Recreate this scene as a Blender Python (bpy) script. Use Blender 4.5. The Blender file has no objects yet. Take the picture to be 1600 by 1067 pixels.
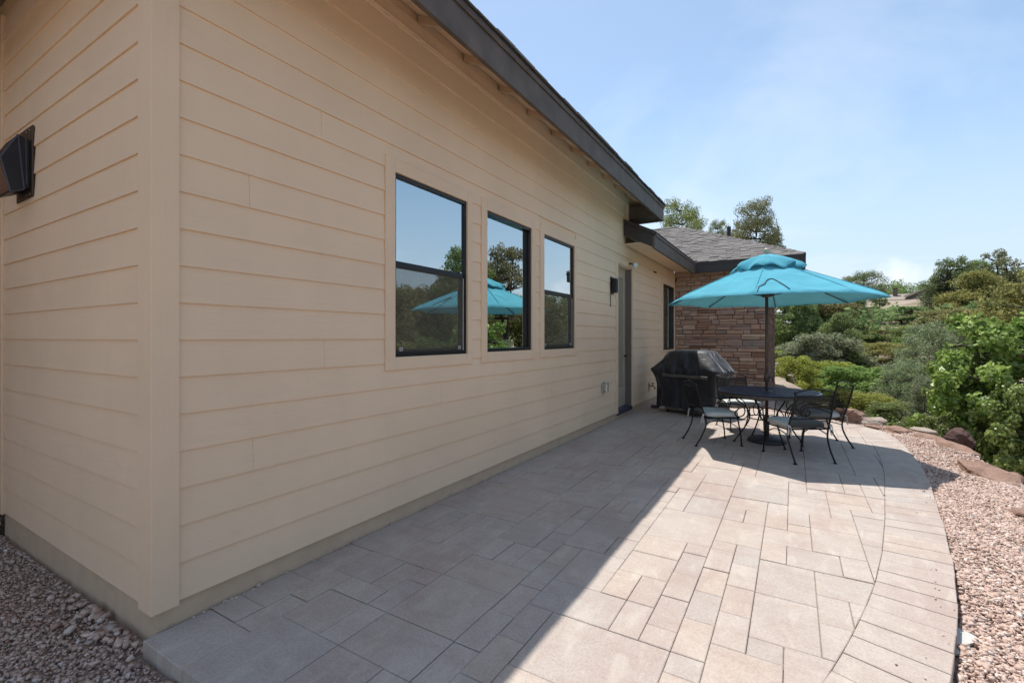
import bpy, bmesh, math, random
import numpy as np
from mathutils import Vector, Matrix

random.seed(11)
rng = np.random.default_rng(11)
SC = bpy.context.scene
COL = SC.collection
PI = math.pi

# ------------------------------------------------------------------ camera
cam_d = bpy.data.cameras.new('camera')
cam = bpy.data.objects.new('camera', cam_d)
COL.objects.link(cam)
cam.location = (2.5295, -0.9923, 1.37)
cam.rotation_euler = (PI / 2, 0, math.radians(31.113))
cam_d.sensor_width = 36.0
cam_d.lens = 727.156 / 1600 * 36.0
cam_d.shift_y = -0.0039
cam_d.clip_start = 0.05
cam_d.clip_end = 3000
SC.camera = cam

# ------------------------------------------------------------------ world and sun
SUN_DIR = Vector((-0.26, 0.27, 1.0)).normalized()       # towards the sun
SUN_EL = math.asin(SUN_DIR.z)
SUN_AZ = math.atan2(SUN_DIR.x, SUN_DIR.y)               # clockwise from +Y
SKY_STRENGTH = 0.138
SUN_STRENGTH = 2.6
EXPOSURE = 1.0

world = bpy.data.worlds.new('World')
SC.world = world
world.use_nodes = True
wn = world.node_tree
wn.nodes.clear()
w_out = wn.nodes.new('ShaderNodeOutputWorld')
w_bg = wn.nodes.new('ShaderNodeBackground')
w_sky = wn.nodes.new('ShaderNodeTexSky')
w_sky.sky_type = 'NISHITA'
w_sky.sun_disc = False
w_sky.sun_elevation = SUN_EL
w_sky.sun_rotation = SUN_AZ
w_sky.altitude = 1500
w_sky.air_density = 1.0
w_sky.dust_density = 1.2
w_sky.ozone_density = 1.5
w_bg.inputs['Strength'].default_value = SKY_STRENGTH
w_tc = wn.nodes.new('ShaderNodeTexCoord')


def wnode(t, **k):
    n = wn.nodes.new(t)
    for a, b in k.items():
        setattr(n, a, b)
    return n


# thin high cloud: noise on the sky direction flattened towards the horizon
w_sep = wnode('ShaderNodeSeparateXYZ')
wn.links.new(w_tc.outputs['Generated'], w_sep.inputs[0])
w_add = wnode('ShaderNodeMath', operation='ADD')
w_add.inputs[1].default_value = 0.22
wn.links.new(w_sep.outputs['Z'], w_add.inputs[0])
w_dx = wnode('ShaderNodeMath', operation='DIVIDE')
w_dy = wnode('ShaderNodeMath', operation='DIVIDE')
wn.links.new(w_sep.outputs['X'], w_dx.inputs[0])
wn.links.new(w_sep.outputs['Y'], w_dy.inputs[0])
wn.links.new(w_add.outputs[0], w_dx.inputs[1])
wn.links.new(w_add.outputs[0], w_dy.inputs[1])
w_com = wnode('ShaderNodeCombineXYZ')
wn.links.new(w_dx.outputs[0], w_com.inputs[0])
wn.links.new(w_dy.outputs[0], w_com.inputs[1])
w_noi = wnode('ShaderNodeTexNoise')
w_noi.inputs['Scale'].default_value = 0.9
w_noi.inputs['Detail'].default_value = 7
w_noi.inputs['Roughness'].default_value = 0.55
w_noi.inputs['Distortion'].default_value = 0.5
wn.links.new(w_com.outputs[0], w_noi.inputs['Vector'])
w_rmp = wnode('ShaderNodeMapRange')
w_rmp.inputs['From Min'].default_value = 0.48
w_rmp.inputs['From Max'].default_value = 0.78
w_rmp.inputs['To Max'].default_value = 0.50
wn.links.new(w_noi.outputs['Fac'], w_rmp.inputs['Value'])
# low cumulus banks near the horizon, all the way round
w_noi2 = wnode('ShaderNodeTexNoise')
w_noi2.inputs['Scale'].default_value = 5.2
w_noi2.inputs['Detail'].default_value = 8
w_noi2.inputs['Roughness'].default_value = 0.55
wn.links.new(w_tc.outputs['Generated'], w_noi2.inputs['Vector'])
w_alt = wnode('ShaderNodeMapRange')
w_alt.inputs['From Min'].default_value = 0.22
w_alt.inputs['From Max'].default_value = 0.02
w_alt.inputs['To Min'].default_value = -0.30
w_alt.inputs['To Max'].default_value = 0.12
wn.links.new(w_sep.outputs['Z'], w_alt.inputs['Value'])
w_sum = wnode('ShaderNodeMath', operation='ADD')
wn.links.new(w_noi2.outputs['Fac'], w_sum.inputs[0])
wn.links.new(w_alt.outputs[0], w_sum.inputs[1])
w_rmp2 = wnode('ShaderNodeMapRange')
w_rmp2.inputs['From Min'].default_value = 0.50
w_rmp2.inputs['From Max'].default_value = 0.66
w_rmp2.inputs['To Max'].default_value = 0.8
wn.links.new(w_sum.outputs[0], w_rmp2.inputs['Value'])
w_max = wnode('ShaderNodeMath', operation='MAXIMUM')
wn.links.new(w_rmp.outputs[0], w_max.inputs[0])
wn.links.new(w_rmp2.outputs[0], w_max.inputs[1])
w_mix = wnode('ShaderNodeMixRGB')
w_mix.inputs['Color2'].default_value = (4.3, 4.4, 4.7, 1)
wn.links.new(w_max.outputs[0], w_mix.inputs['Fac'])
w_gain = wnode('ShaderNodeMixRGB', blend_type='MULTIPLY')
w_gain.inputs['Fac'].default_value = 1.0
w_gain.inputs['Color2'].default_value = (0.98, 0.92, 0.78, 1)
wn.links.new(w_sky.outputs[0], w_gain.inputs['Color1'])
# pale haze low in the sky
w_hz = wnode('ShaderNodeMapRange')
w_hz.interpolation_type = 'SMOOTHSTEP'
w_hz.inputs['From Min'].default_value = 0.42
w_hz.inputs['From Max'].default_value = 0.0
w_hz.inputs['To Max'].default_value = 0.85
wn.links.new(w_sep.outputs['Z'], w_hz.inputs['Value'])
w_hm = wnode('ShaderNodeMixRGB')
w_hm.inputs['Color2'].default_value = (2.20, 2.55, 3.15, 1)
wn.links.new(w_hz.outputs[0], w_hm.inputs['Fac'])
wn.links.new(w_gain.outputs[0], w_hm.inputs['Color1'])
wn.links.new(w_hm.outputs[0], w_mix.inputs['Color1'])
wn.links.new(w_mix.outputs[0], w_bg.inputs['Color'])
wn.links.new(w_bg.outputs[0], w_out.inputs['Surface'])

sun_d = bpy.data.lights.new('sun', 'SUN')
sun_d.energy = SUN_STRENGTH
sun_d.angle = math.radians(0.53)
sun_d.color = (1.0, 0.97, 0.925)
sun = bpy.data.objects.new('sun', sun_d)
COL.objects.link(sun)
sun.rotation_euler = SUN_DIR.to_track_quat('Z', 'Y').to_euler()
sun.location = (-6, 6, 20)

SC.view_settings.view_transform = 'Standard'
SC.view_settings.look = 'None'
SC.view_settings.gamma = 1
SC.view_settings.exposure = EXPOSURE
SC.view_settings.use_curve_mapping = False
SC.render.engine = 'CYCLES'
SC.cycles.max_bounces = 8
SC.cycles.transparent_max_bounces = 12


# ------------------------------------------------------------------ materials
class NT:
    """A small wrapper round a material's node tree."""

    def __init__(self, name):
        self.m = bpy.data.materials.new(name)
        self.m.use_nodes = True
        self.t = self.m.node_tree
        self.b = self.t.nodes['Principled BSDF']
        self.out = self.t.nodes['Material Output']

    def n(self, typ, inp=None, **kw):
        nd = self.t.nodes.new(typ)
        for a, b in kw.items():
            setattr(nd, a, b)
        for a, b in (inp or {}).items():
            if hasattr(b, 'is_linked') or isinstance(b, bpy.types.NodeSocket):
                self.t.links.new(b, nd.inputs[a])
            else:
                nd.inputs[a].default_value = b
        return nd

    def l(self, a, b):
        self.t.links.new(a, b)

    def coord(self, scale=(1, 1, 1), kind='Object', rot=(0, 0, 0)):
        tc = self.n('ShaderNodeTexCoord')
        mp = self.n('ShaderNodeMapping', {'Vector': tc.outputs[kind], 'Scale': scale, 'Rotation': rot})
        return mp.outputs[0]

    def noise(self, vec, scale, detail=4, rough=0.55, dist=0.0):
        nd = self.n('ShaderNodeTexNoise', {'Vector': vec, 'Scale': scale, 'Detail': detail,
                                           'Roughness': rough, 'Distortion': dist})
        return nd.outputs['Fac']

    def ramp(self, fac, stops):
        r = self.n('ShaderNodeValToRGB', {'Fac': fac})
        e = r.color_ramp.elements
        while len(e) < len(stops):
            e.new(0.5)
        for el, (p, c) in zip(e, stops):
            el.position = p
            el.color = (*c, 1)
        return r.outputs['Color']

    def mix(self, fac, a, b, mode='MIX'):
        nd = self.n('ShaderNodeMixRGB', blend_type=mode)
        for k, v in (('Fac', fac), ('Color1', a), ('Color2', b)):
            if isinstance(v, bpy.types.NodeSocket):
                self.l(v, nd.inputs[k])
            else:
                nd.inputs[k].default_value = (*v, 1) if isinstance(v, tuple) else v
        return nd.outputs[0]

    def map(self, v, a, b, c, d):
        return self.n('ShaderNodeMapRange', {'Value': v, 'From Min': a, 'From Max': b, 'To Min': c, 'To Max': d}).outputs[0]

    def bump(self, h, strength=0.3, dist=0.01):
        nd = self.n('ShaderNodeBump', {'Height': h, 'Strength': strength, 'Distance': dist})
        self.l(nd.outputs[0], self.b.inputs['Normal'])

    def set(self, **kw):
        for k, v in kw.items():
            k = k.replace('_', ' ')
            if isinstance(v, bpy.types.NodeSocket):
                self.l(v, self.b.inputs[k])
            else:
                self.b.inputs[k].default_value = (*v, 1) if isinstance(v, tuple) else v
        return self


M = {}


def simple(name, col, rough=0.6, metal=0.0, var=0.12, scale=8, bump=0.0, spec=0.5):
    a = NT(name)
    nz = a.noise(a.coord(), scale, 5)
    dark = tuple(c * (1 - var) for c in col)
    lite = tuple(min(1, c * (1 + var)) for c in col)
    a.set(Base_Color=a.ramp(nz, [(0.3, dark), (0.7, lite)]), Roughness=rough, Metallic=metal, Specular_IOR_Level=spec)
    if bump:
        a.bump(a.noise(a.coord(), scale * 6, 6), bump, 0.004)
    M[name] = a.m
    return a


def paint_siding(name, col, grain_axis):
    a = NT(name)
    sc = [34, 34, 34]
    sc[grain_axis] = 1.6
    g = a.noise(a.coord(tuple(sc)), 3.2, 6, 0.62, 0.4)
    big = a.noise(a.coord(), 1.3, 3)
    rnd = a.n('ShaderNodeObjectInfo').outputs['Random']
    c = a.mix(a.map(big, 0.3, 0.7, 0, 1), tuple(x * 0.95 for x in col), tuple(x * 1.04 for x in col))
    c = a.mix(a.map(rnd, 0, 1, 0.0, 0.05), c, (0.5, 0.42, 0.3))
    c = a.mix(a.map(g, 0.35, 0.6, 0.09, 0.0), c, tuple(x * 0.72 for x in col))
    # faint run-off streaks and dust
    st = a.noise(a.coord((5, 5, 0.5)), 2.2, 4)
    c = a.mix(a.map(st, 0.55, 0.8, 0.0, 0.14), c, tuple(x * 0.8 for x in col))
    a.set(Base_Color=c, Roughness=0.62, Specular_IOR_Level=0.35)
    a.bump(g, 0.28, 0.004)
    M[name] = a.m


BEIGE = (0.815, 0.608, 0.424)
paint_siding('siding', BEIGE, 1)
paint_siding('siding_side', BEIGE, 0)
paint_siding('trim_paint', (0.795, 0.593, 0.414), 2)
paint_siding('soffit_paint', (0.80, 0.61, 0.43), 0)
simple('rafter_shaded', (0.56, 0.42, 0.29), 0.65, var=0.1)  # same beige as the soffit, darkened: shade on the tails put into the colour
simple('fascia_paint', (0.108, 0.082, 0.064), 0.65, var=0.25, scale=5, bump=0.15)
simple('fascia_dark', (0.040, 0.035, 0.034), 0.6, var=0.2, scale=5, bump=0.1)
simple('bronze', (0.018, 0.017, 0.018), 0.35, 0.2, var=0.2)
simple('bronze_brown', (0.085, 0.060, 0.045), 0.45, 0.5, var=0.25, scale=14)
simple('foundation', (0.56, 0.42, 0.295), 0.9, var=0.07, scale=9, bump=0.3)
simple('door_paint', (0.44, 0.37, 0.28), 0.5, var=0.04)
simple('jamb_paint', (0.165, 0.135, 0.115), 0.6, var=0.06)
simple('threshold', (0.045, 0.045, 0.075), 0.5, 0.2)
simple('iron', (0.012, 0.011, 0.012), 0.42, 0.3, var=0.3, scale=30)
simple('iron_tan', (0.10, 0.082, 0.066), 0.5, 0.2, var=0.3, scale=30)
simple('table_metal', (0.040, 0.050, 0.085), 0.33, 0.1, var=0.15, scale=20)
simple('pole_bronze', (0.085, 0.062, 0.048), 0.5, 0.0, var=0.25, scale=12)
simple('base_iron', (0.040, 0.038, 0.040), 0.55, 0.1, var=0.25, scale=12)
simple('finial', (0.42, 0.38, 0.30), 0.35, var=0.2)
simple('cart_grey', (0.20, 0.19, 0.17), 0.5, 0.2)
simple('caster', (0.02, 0.02, 0.02), 0.6)
simple('strap_grey', (0.115, 0.105, 0.09), 0.7, scale=20)
simple('white_plastic', (0.72, 0.72, 0.70), 0.4, var=0.03)
simple('grey_plastic', (0.42, 0.42, 0.40), 0.4, var=0.05)
simple('brass', (0.42, 0.30, 0.14), 0.35, 0.9)
simple('room_white', (0.42, 0.41, 0.39), 0.9, var=0.02)
simple('room_floor', (0.13, 0.10, 0.08), 0.7)
simple('bark', (0.085, 0.066, 0.052), 0.95, var=0.4, scale=10, bump=0.6)
simple('bark_dark', (0.040, 0.033, 0.028), 0.95, var=0.4, scale=10, bump=0.6)
simple('fabric_white', (0.50, 0.49, 0.45), 0.9, var=0.06, scale=30)
simple('lamp_black', (0.016, 0.018, 0.026), 0.38, 0.3, var=0.2)
simple('rim_steel', (0.09, 0.10, 0.14), 0.35, 0.6)
simple('far_roof', (0.30, 0.25, 0.20), 0.9, var=0.15)
simple('far_wall', (0.13, 0.10, 0.085), 0.9, var=0.2)
simple('far_trim', (0.42, 0.37, 0.33), 0.8)
simple('fabric_bed', (0.33, 0.275, 0.225), 0.95, var=0.3, scale=40)

a = NT('lamp_glass')
a.set(Base_Color=(0.14, 0.075, 0.05), Roughness=0.3, Specular_IOR_Level=0.5)
M['lamp_glass'] = a.m

a = NT('cord')
a.set(Base_Color=(0.03, 0.07, 0.08), Roughness=0.8)
M['cord'] = a.m

a = NT('rivet')
a.set(Base_Color=(0.5, 0.45, 0.4), Roughness=0.3, Metallic=1.0)
M['rivet'] = a.m


def paver_mat():
    a = NT('paver')
    rnd = a.n('ShaderNodeObjectInfo').outputs['Random']
    v = a.coord()
    base = a.ramp(rnd, [(0.0, (0.515, 0.440, 0.378)), (0.35, (0.480, 0.410, 0.358)), (0.62, (0.510, 0.418, 0.345)),
                        (0.85, (0.445, 0.392, 0.350)), (1.0, (0.490, 0.385, 0.322))])
    # streaky pigment blend inside each paver
    pig = a.noise(a.coord((1.6, 4.0, 1)), 2.4, 5, 0.6, 0.6)
    c = a.mix(a.map(pig, 0.46, 0.68, 0, 0.42), base, (0.385, 0.278, 0.228))
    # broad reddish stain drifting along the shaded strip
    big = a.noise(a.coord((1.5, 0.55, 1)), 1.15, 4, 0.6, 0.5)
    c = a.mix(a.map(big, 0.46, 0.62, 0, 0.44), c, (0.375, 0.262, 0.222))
    fine = a.noise(v, 75, 3, 0.7)
    c = a.mix(a.map(fine, 0.36, 0.62, 0.34, 0.0), c, (0.25, 0.205, 0.17))
    pits = a.n('ShaderNodeTexVoronoi', {'Vector': v, 'Scale': 60.0}).outputs['Distance']
    c = a.mix(a.map(pits, 0.04, 0.14, 0.32, 0.0), c, (0.2, 0.165, 0.14))
    pale = a.noise(a.coord((3.0, 1.2, 1)), 3.1, 5, 0.6, 0.4)
    c = a.mix(a.map(pale, 0.52, 0.7, 0, 0.35), c, (0.61, 0.55, 0.46))
    spk = a.noise(v, 210, 2, 0.6)
    c = a.mix(a.map(spk, 0.56, 0.7, 0, 0.4), c, (0.68, 0.6, 0.5))
    dirt = a.noise(v, 0.9, 6, 0.62)
    c = a.mix(a.map(dirt, 0.56, 0.78, 0, 0.22), c, (0.25, 0.2, 0.165))
    a.set(Base_Color=c, Roughness=0.88, Specular_IOR_Level=0.3)
    h = a.n('ShaderNodeMath', {0: fine, 1: a.noise(v, 14, 4)}, operation='ADD').outputs[0]
    a.bump(h, 0.45, 0.004)
    M['paver'] = a.m


paver_mat()


def stone_mat():
    a = NT('ledgestone')
    rnd = a.n('ShaderNodeObjectInfo').outputs['Random']
    v = a.coord()
    base = a.ramp(rnd, [(0.0, (0.336, 0.186, 0.120)), (0.2, (0.522, 0.353, 0.256)), (0.4, (0.261, 0.151, 0.110)),
                        (0.6, (0.603, 0.453, 0.329)), (0.78, (0.464, 0.304, 0.232)), (0.92, (0.278, 0.229, 0.201)), (1.0, (0.673, 0.496, 0.348))])
    g = a.noise(a.coord((4, 4, 16)), 2.5, 6, 0.65, 0.5)
    c = a.mix(a.map(g, 0.4, 0.72, 0.0, 0.5), base, (0.12, 0.072, 0.055))
    g2 = a.noise(v, 9, 5)
    c = a.mix(a.map(g2, 0.5, 0.8, 0.0, 0.4), c, (0.36, 0.24, 0.175))
    a.set(Base_Color=c, Roughness=0.92, Specular_IOR_Level=0.25)
    a.bump(a.noise(a.coord((1, 1, 2)), 22, 7, 0.65), 0.75, 0.015)
    M['ledgestone'] = a.m
    b = NT('mortar')
    b.set(Base_Color=(0.10, 0.068, 0.055), Roughness=0.95)
    M['mortar'] = b.m


stone_mat()


def rock_mat(name, cols, strata=1.0):
    a = NT(name)
    rnd = a.n('ShaderNodeObjectInfo').outputs['Random']
    v = a.coord()
    n1 = a.noise(a.coord((2, 2, 7 * strata)), 2.0, 7, 0.62, 0.6)
    c = a.ramp(n1, [(0.28, cols[0]), (0.5, cols[1]), (0.74, cols[2])])
    c = a.mix(a.map(rnd, 0, 1, 0, 0.35), c, cols[1])
    n2 = a.noise(v, 22, 6, 0.65)
    c = a.mix(a.map(n2, 0.46, 0.68, 0, 0.6), c, cols[0])
    n4 = a.noise(a.coord((1, 1, 2.5)), 60, 5, 0.7)
    c = a.mix(a.map(n4, 0.45, 0.65, 0.35, 0.0), c, cols[0])
    n3 = a.noise(v, 4.5, 5, 0.6)
    c = a.mix(a.map(n3, 0.58, 0.74, 0, 0.5), c, cols[3])
    a.set(Base_Color=c, Roughness=0.93, Specular_IOR_Level=0.25)
    a.bump(a.noise(a.coord((1, 1, 3)), 11, 10, 0.7), 1.0, 0.06)
    M[name] = a.m


rock_mat('rock_red', [(0.21, 0.118, 0.086), (0.45, 0.285, 0.212), (0.57, 0.405, 0.320), (0.60, 0.49, 0.41)])
rock_mat('rock_dark', [(0.085, 0.050, 0.045), (0.17, 0.095, 0.08), (0.24, 0.15, 0.125), (0.3, 0.22, 0.18)])
rock_mat('rock_pale', [(0.36, 0.28, 0.225), (0.50, 0.41, 0.34), (0.58, 0.50, 0.43), (0.32, 0.24, 0.2)])


def gravel_mat():
    a = NT('gravel_chips')
    isl = a.n('ShaderNodeNewGeometry').outputs['Random Per Island']
    c = a.ramp(isl, [(0.0, (0.43, 0.285, 0.225)), (0.22, (0.63, 0.470, 0.385)), (0.45, (0.52, 0.370, 0.295)),
                     (0.66, (0.70, 0.565, 0.480)), (0.85, (0.50, 0.340, 0.270)), (0.95, (0.75, 0.66, 0.59)), (1.0, (0.33, 0.23, 0.19))])
    c = a.mix(a.map(a.noise(a.coord(), 60, 4), 0.4, 0.7, 0, 0.3), c, (0.38, 0.25, 0.19))
    a.set(Base_Color=c, Roughness=0.92, Specular_IOR_Level=0.25)
    M['gravel_chips'] = a.m
    g = NT('gravel_bed')
    v = g.coord()
    n = g.noise(v, 55, 6, 0.7)
    c = g.ramp(n, [(0.35, (0.26, 0.18, 0.14)), (0.5, (0.46, 0.33, 0.265)), (0.65, (0.62, 0.475, 0.39))])
    g.set(Base_Color=c, Roughness=0.95)
    g.bump(n, 0.8, 0.02)
    M['gravel_bed'] = g.m


gravel_mat()


def ground_mat():
    a = NT('hillside_soil')
    v = a.coord()
    n = a.noise(v, 0.5, 8, 0.65)
    c = a.ramp(n, [(0.34, (0.22, 0.165, 0.115)), (0.5, (0.36, 0.285, 0.215)), (0.68, (0.46, 0.38, 0.30))])
    n2 = a.noise(v, 0.22, 5, 0.6)
    c = a.mix(a.map(n2, 0.5, 0.62, 0, 0.75), c, (0.12, 0.115, 0.045))
    n3 = a.noise(v, 9, 6, 0.7)
    c = a.mix(a.map(n3, 0.45, 0.7, 0, 0.5), c, (0.16, 0.11, 0.075))
    a.set(Base_Color=c, Roughness=0.97, Specular_IOR_Level=0.2)
    a.bump(n3, 0.7, 0.05)
    M['hillside_soil'] = a.m


ground_mat()


def shingle_mat():
    a = NT('shingle')
    rnd = a.n('ShaderNodeObjectInfo').outputs['Random']
    v = a.coord()
    c = a.ramp(rnd, [(0.0, (0.155, 0.138, 0.125)), (0.5, (0.205, 0.185, 0.168)), (1.0, (0.255, 0.232, 0.212))])
    n = a.noise(v, 160, 3, 0.8)
    c = a.mix(a.map(n, 0.35, 0.65, 0.35, 0.0), c, (0.10, 0.09, 0.085))
    n2 = a.noise(v, 2.5, 4)
    c = a.mix(a.map(n2, 0.5, 0.7, 0, 0.2), c, (0.28, 0.25, 0.22))
    a.set(Base_Color=c, Roughness=0.95, Specular_IOR_Level=0.25)
    a.bump(n, 0.4, 0.004)
    M['shingle'] = a.m
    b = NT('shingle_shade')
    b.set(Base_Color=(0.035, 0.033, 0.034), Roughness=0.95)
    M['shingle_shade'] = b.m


shingle_mat()


def canopy_mat(name, col, trans):
    a = NT(name)
    weave = a.noise(a.coord((1, 1, 1)), 3.5, 5)
    c = a.mix(a.map(weave, 0.3, 0.7, 0, 1), tuple(x * 0.9 for x in col), tuple(min(1, x * 1.06) for x in col))
    d = a.n('ShaderNodeBsdfDiffuse', {'Color': c, 'Roughness': 0.5})
    t = a.n('ShaderNodeBsdfTranslucent', {'Color': c})
    mx = a.n('ShaderNodeMixShader', {0: trans, 1: d.outputs[0], 2: t.outputs[0]})
    h = a.noise(a.coord((1, 1, 1)), 2.6, 4, 0.5, 0.8)
    bp = a.n('ShaderNodeBump', {'Height': h, 'Strength': 0.8, 'Distance': 0.05})
    a.l(bp.outputs[0], d.inputs['Normal'])
    a.l(mx.outputs[0], a.out.inputs['Surface'])
    M[name] = a.m


canopy_mat('canopy', (0.175, 0.55, 0.66), 0.06)

a = NT('cushion')
wv = a.noise(a.coord(), 90, 3)
a.set(Base_Color=a.mix(a.map(wv, 0.3, 0.7, 0, 1), (0.50, 0.50, 0.47), (0.60, 0.60, 0.565)), Roughness=0.95)
a.bump(a.noise(a.coord(), 9, 4), 0.4, 0.02)
M['cushion'] = a.m

a = NT('grill_cover')
n1 = a.noise(a.coord(), 3.5, 5, 0.6, 0.8)
c = a.mix(a.map(n1, 0.4, 0.75, 0, 1), (0.016, 0.016, 0.020), (0.026, 0.026, 0.031))
a.set(Base_Color=c, Roughness=0.58, Specular_IOR_Level=0.6, Sheen_Weight=0.5, Sheen_Roughness=0.35)
a.bump(a.noise(a.coord((1, 1, 0.6)), 6, 5, 0.55, 1.0), 0.5, 0.03)
M['grill_cover'] = a.m


def mesh_screen(name, col, alpha):
    a = NT(name)
    d = a.n('ShaderNodeBsdfDiffuse', {'Color': (*col, 1)})
    t = a.n('ShaderNodeBsdfTransparent')
    mx = a.n('ShaderNodeMixShader', {0: alpha, 1: t.outputs[0], 2: d.outputs[0]})
    a.l(mx.outputs[0], a.out.inputs['Surface'])
    M[name] = a.m


mesh_screen('chair_mesh', (0.035, 0.034, 0.033), 0.72)
mesh_screen('insect_screen', (0.19, 0.17, 0.13), 0.22)

a = NT('pane')
g = a.n('ShaderNodeBsdfGlossy', {'Color': (0.80, 0.90, 0.92, 1), 'Roughness': 0.0})
t = a.n('ShaderNodeBsdfTransparent', {'Color': (0.62, 0.68, 0.68, 1)})
fr = a.n('ShaderNodeFresnel', {'IOR': 3.0})
mx = a.n('ShaderNodeMixShader', {0: a.map(fr.outputs[0], 0.2, 1.0, 0.64, 1.0), 1: t.outputs[0], 2: g.outputs[0]})
wv = a.noise(a.coord(), 1.6, 2)
bp = a.n('ShaderNodeBump', {'Height': wv, 'Strength': 0.03, 'Distance': 0.01})
a.l(bp.outputs[0], g.inputs['Normal'])
a.l(mx.outputs[0], a.out.inputs['Surface'])
M['pane'] = a.m

a = NT('bubble_plastic')
g = a.n('ShaderNodeBsdfGlossy', {'Color': (0.9, 0.9, 0.9, 1), 'Roughness': 0.1})
t = a.n('ShaderNodeBsdfTransparent', {'Color': (0.8, 0.82, 0.82, 1)})
mx = a.n('ShaderNodeMixShader', {0: 0.3, 1: t.outputs[0], 2: g.outputs[0]})
a.l(mx.outputs[0], a.out.inputs['Surface'])
M['bubble_plastic'] = a.m

a = NT('downlight')
e = a.n('ShaderNodeEmission', {'Color': (1, 0.95, 0.88, 1), 'Strength': 9.0})
a.l(e.outputs[0], a.out.inputs['Surface'])
M['downlight'] = a.m


def leaf_mat(name, c0, c1, c2, trans=0.55, spread=0.12, gloss=0.0):
    a = NT(name)
    isl = a.n('ShaderNodeNewGeometry').outputs['Random Per Island']
    rnd = a.n('ShaderNodeObjectInfo').outputs['Random']
    c = a.ramp(isl, [(0.0, c0), (0.55, c1), (1.0, c2)])
    clump = a.noise(a.coord(), 1.7, 3)
    c = a.mix(a.map(clump, 0.38, 0.66, 0, 0.5), c, tuple(x * 1.0 for x in c2))
    hs = a.n('ShaderNodeHueSaturation', {'Hue': a.map(rnd, 0, 1, 0.5 - spread * 0.18, 0.5 + spread * 0.18),
                                         'Saturation': a.map(rnd, 0, 1, 0.85, 1.1), 'Value': a.map(rnd, 0, 1, 0.86, 1.14), 'Color': c})
    d = a.n('ShaderNodeBsdfDiffuse', {'Color': hs.outputs[0]})
    t = a.n('ShaderNodeBsdfTranslucent', {'Color': hs.outputs[0]})
    mx = a.n('ShaderNodeMixShader', {0: trans, 1: d.outputs[0], 2: t.outputs[0]})
    o = mx
    if gloss:
        g = a.n('ShaderNodeBsdfGlossy', {'Color': (0.8, 0.85, 0.7, 1), 'Roughness': 0.38})
        o = a.n('ShaderNodeMixShader', {0: gloss, 1: mx.outputs[0], 2: g.outputs[0]})
    a.l(o.outputs[0], a.out.inputs['Surface'])
    M[name] = a.m


leaf_mat('leaf_dark', (0.120, 0.168, 0.076), (0.196, 0.251, 0.112), (0.311, 0.360, 0.160))
leaf_mat('leaf_olive', (0.179, 0.184, 0.069), (0.284, 0.270, 0.102), (0.417, 0.367, 0.147))
leaf_mat('leaf_green', (0.136, 0.194, 0.066), (0.229, 0.294, 0.103), (0.343, 0.407, 0.157))
leaf_mat('leaf_yellow', (0.205, 0.226, 0.061), (0.320, 0.328, 0.085), (0.464, 0.450, 0.137))
leaf_mat('leaf_grey', (0.168, 0.210, 0.110), (0.273, 0.320, 0.173), (0.410, 0.452, 0.263))
leaf_mat('leaf_pine', (0.146, 0.179, 0.080), (0.238, 0.267, 0.114), (0.366, 0.376, 0.165))
leaf_mat('leaf_maple', (0.106, 0.151, 0.038), (0.224, 0.293, 0.074), (0.448, 0.510, 0.168), 0.40, gloss=0.05)


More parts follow.
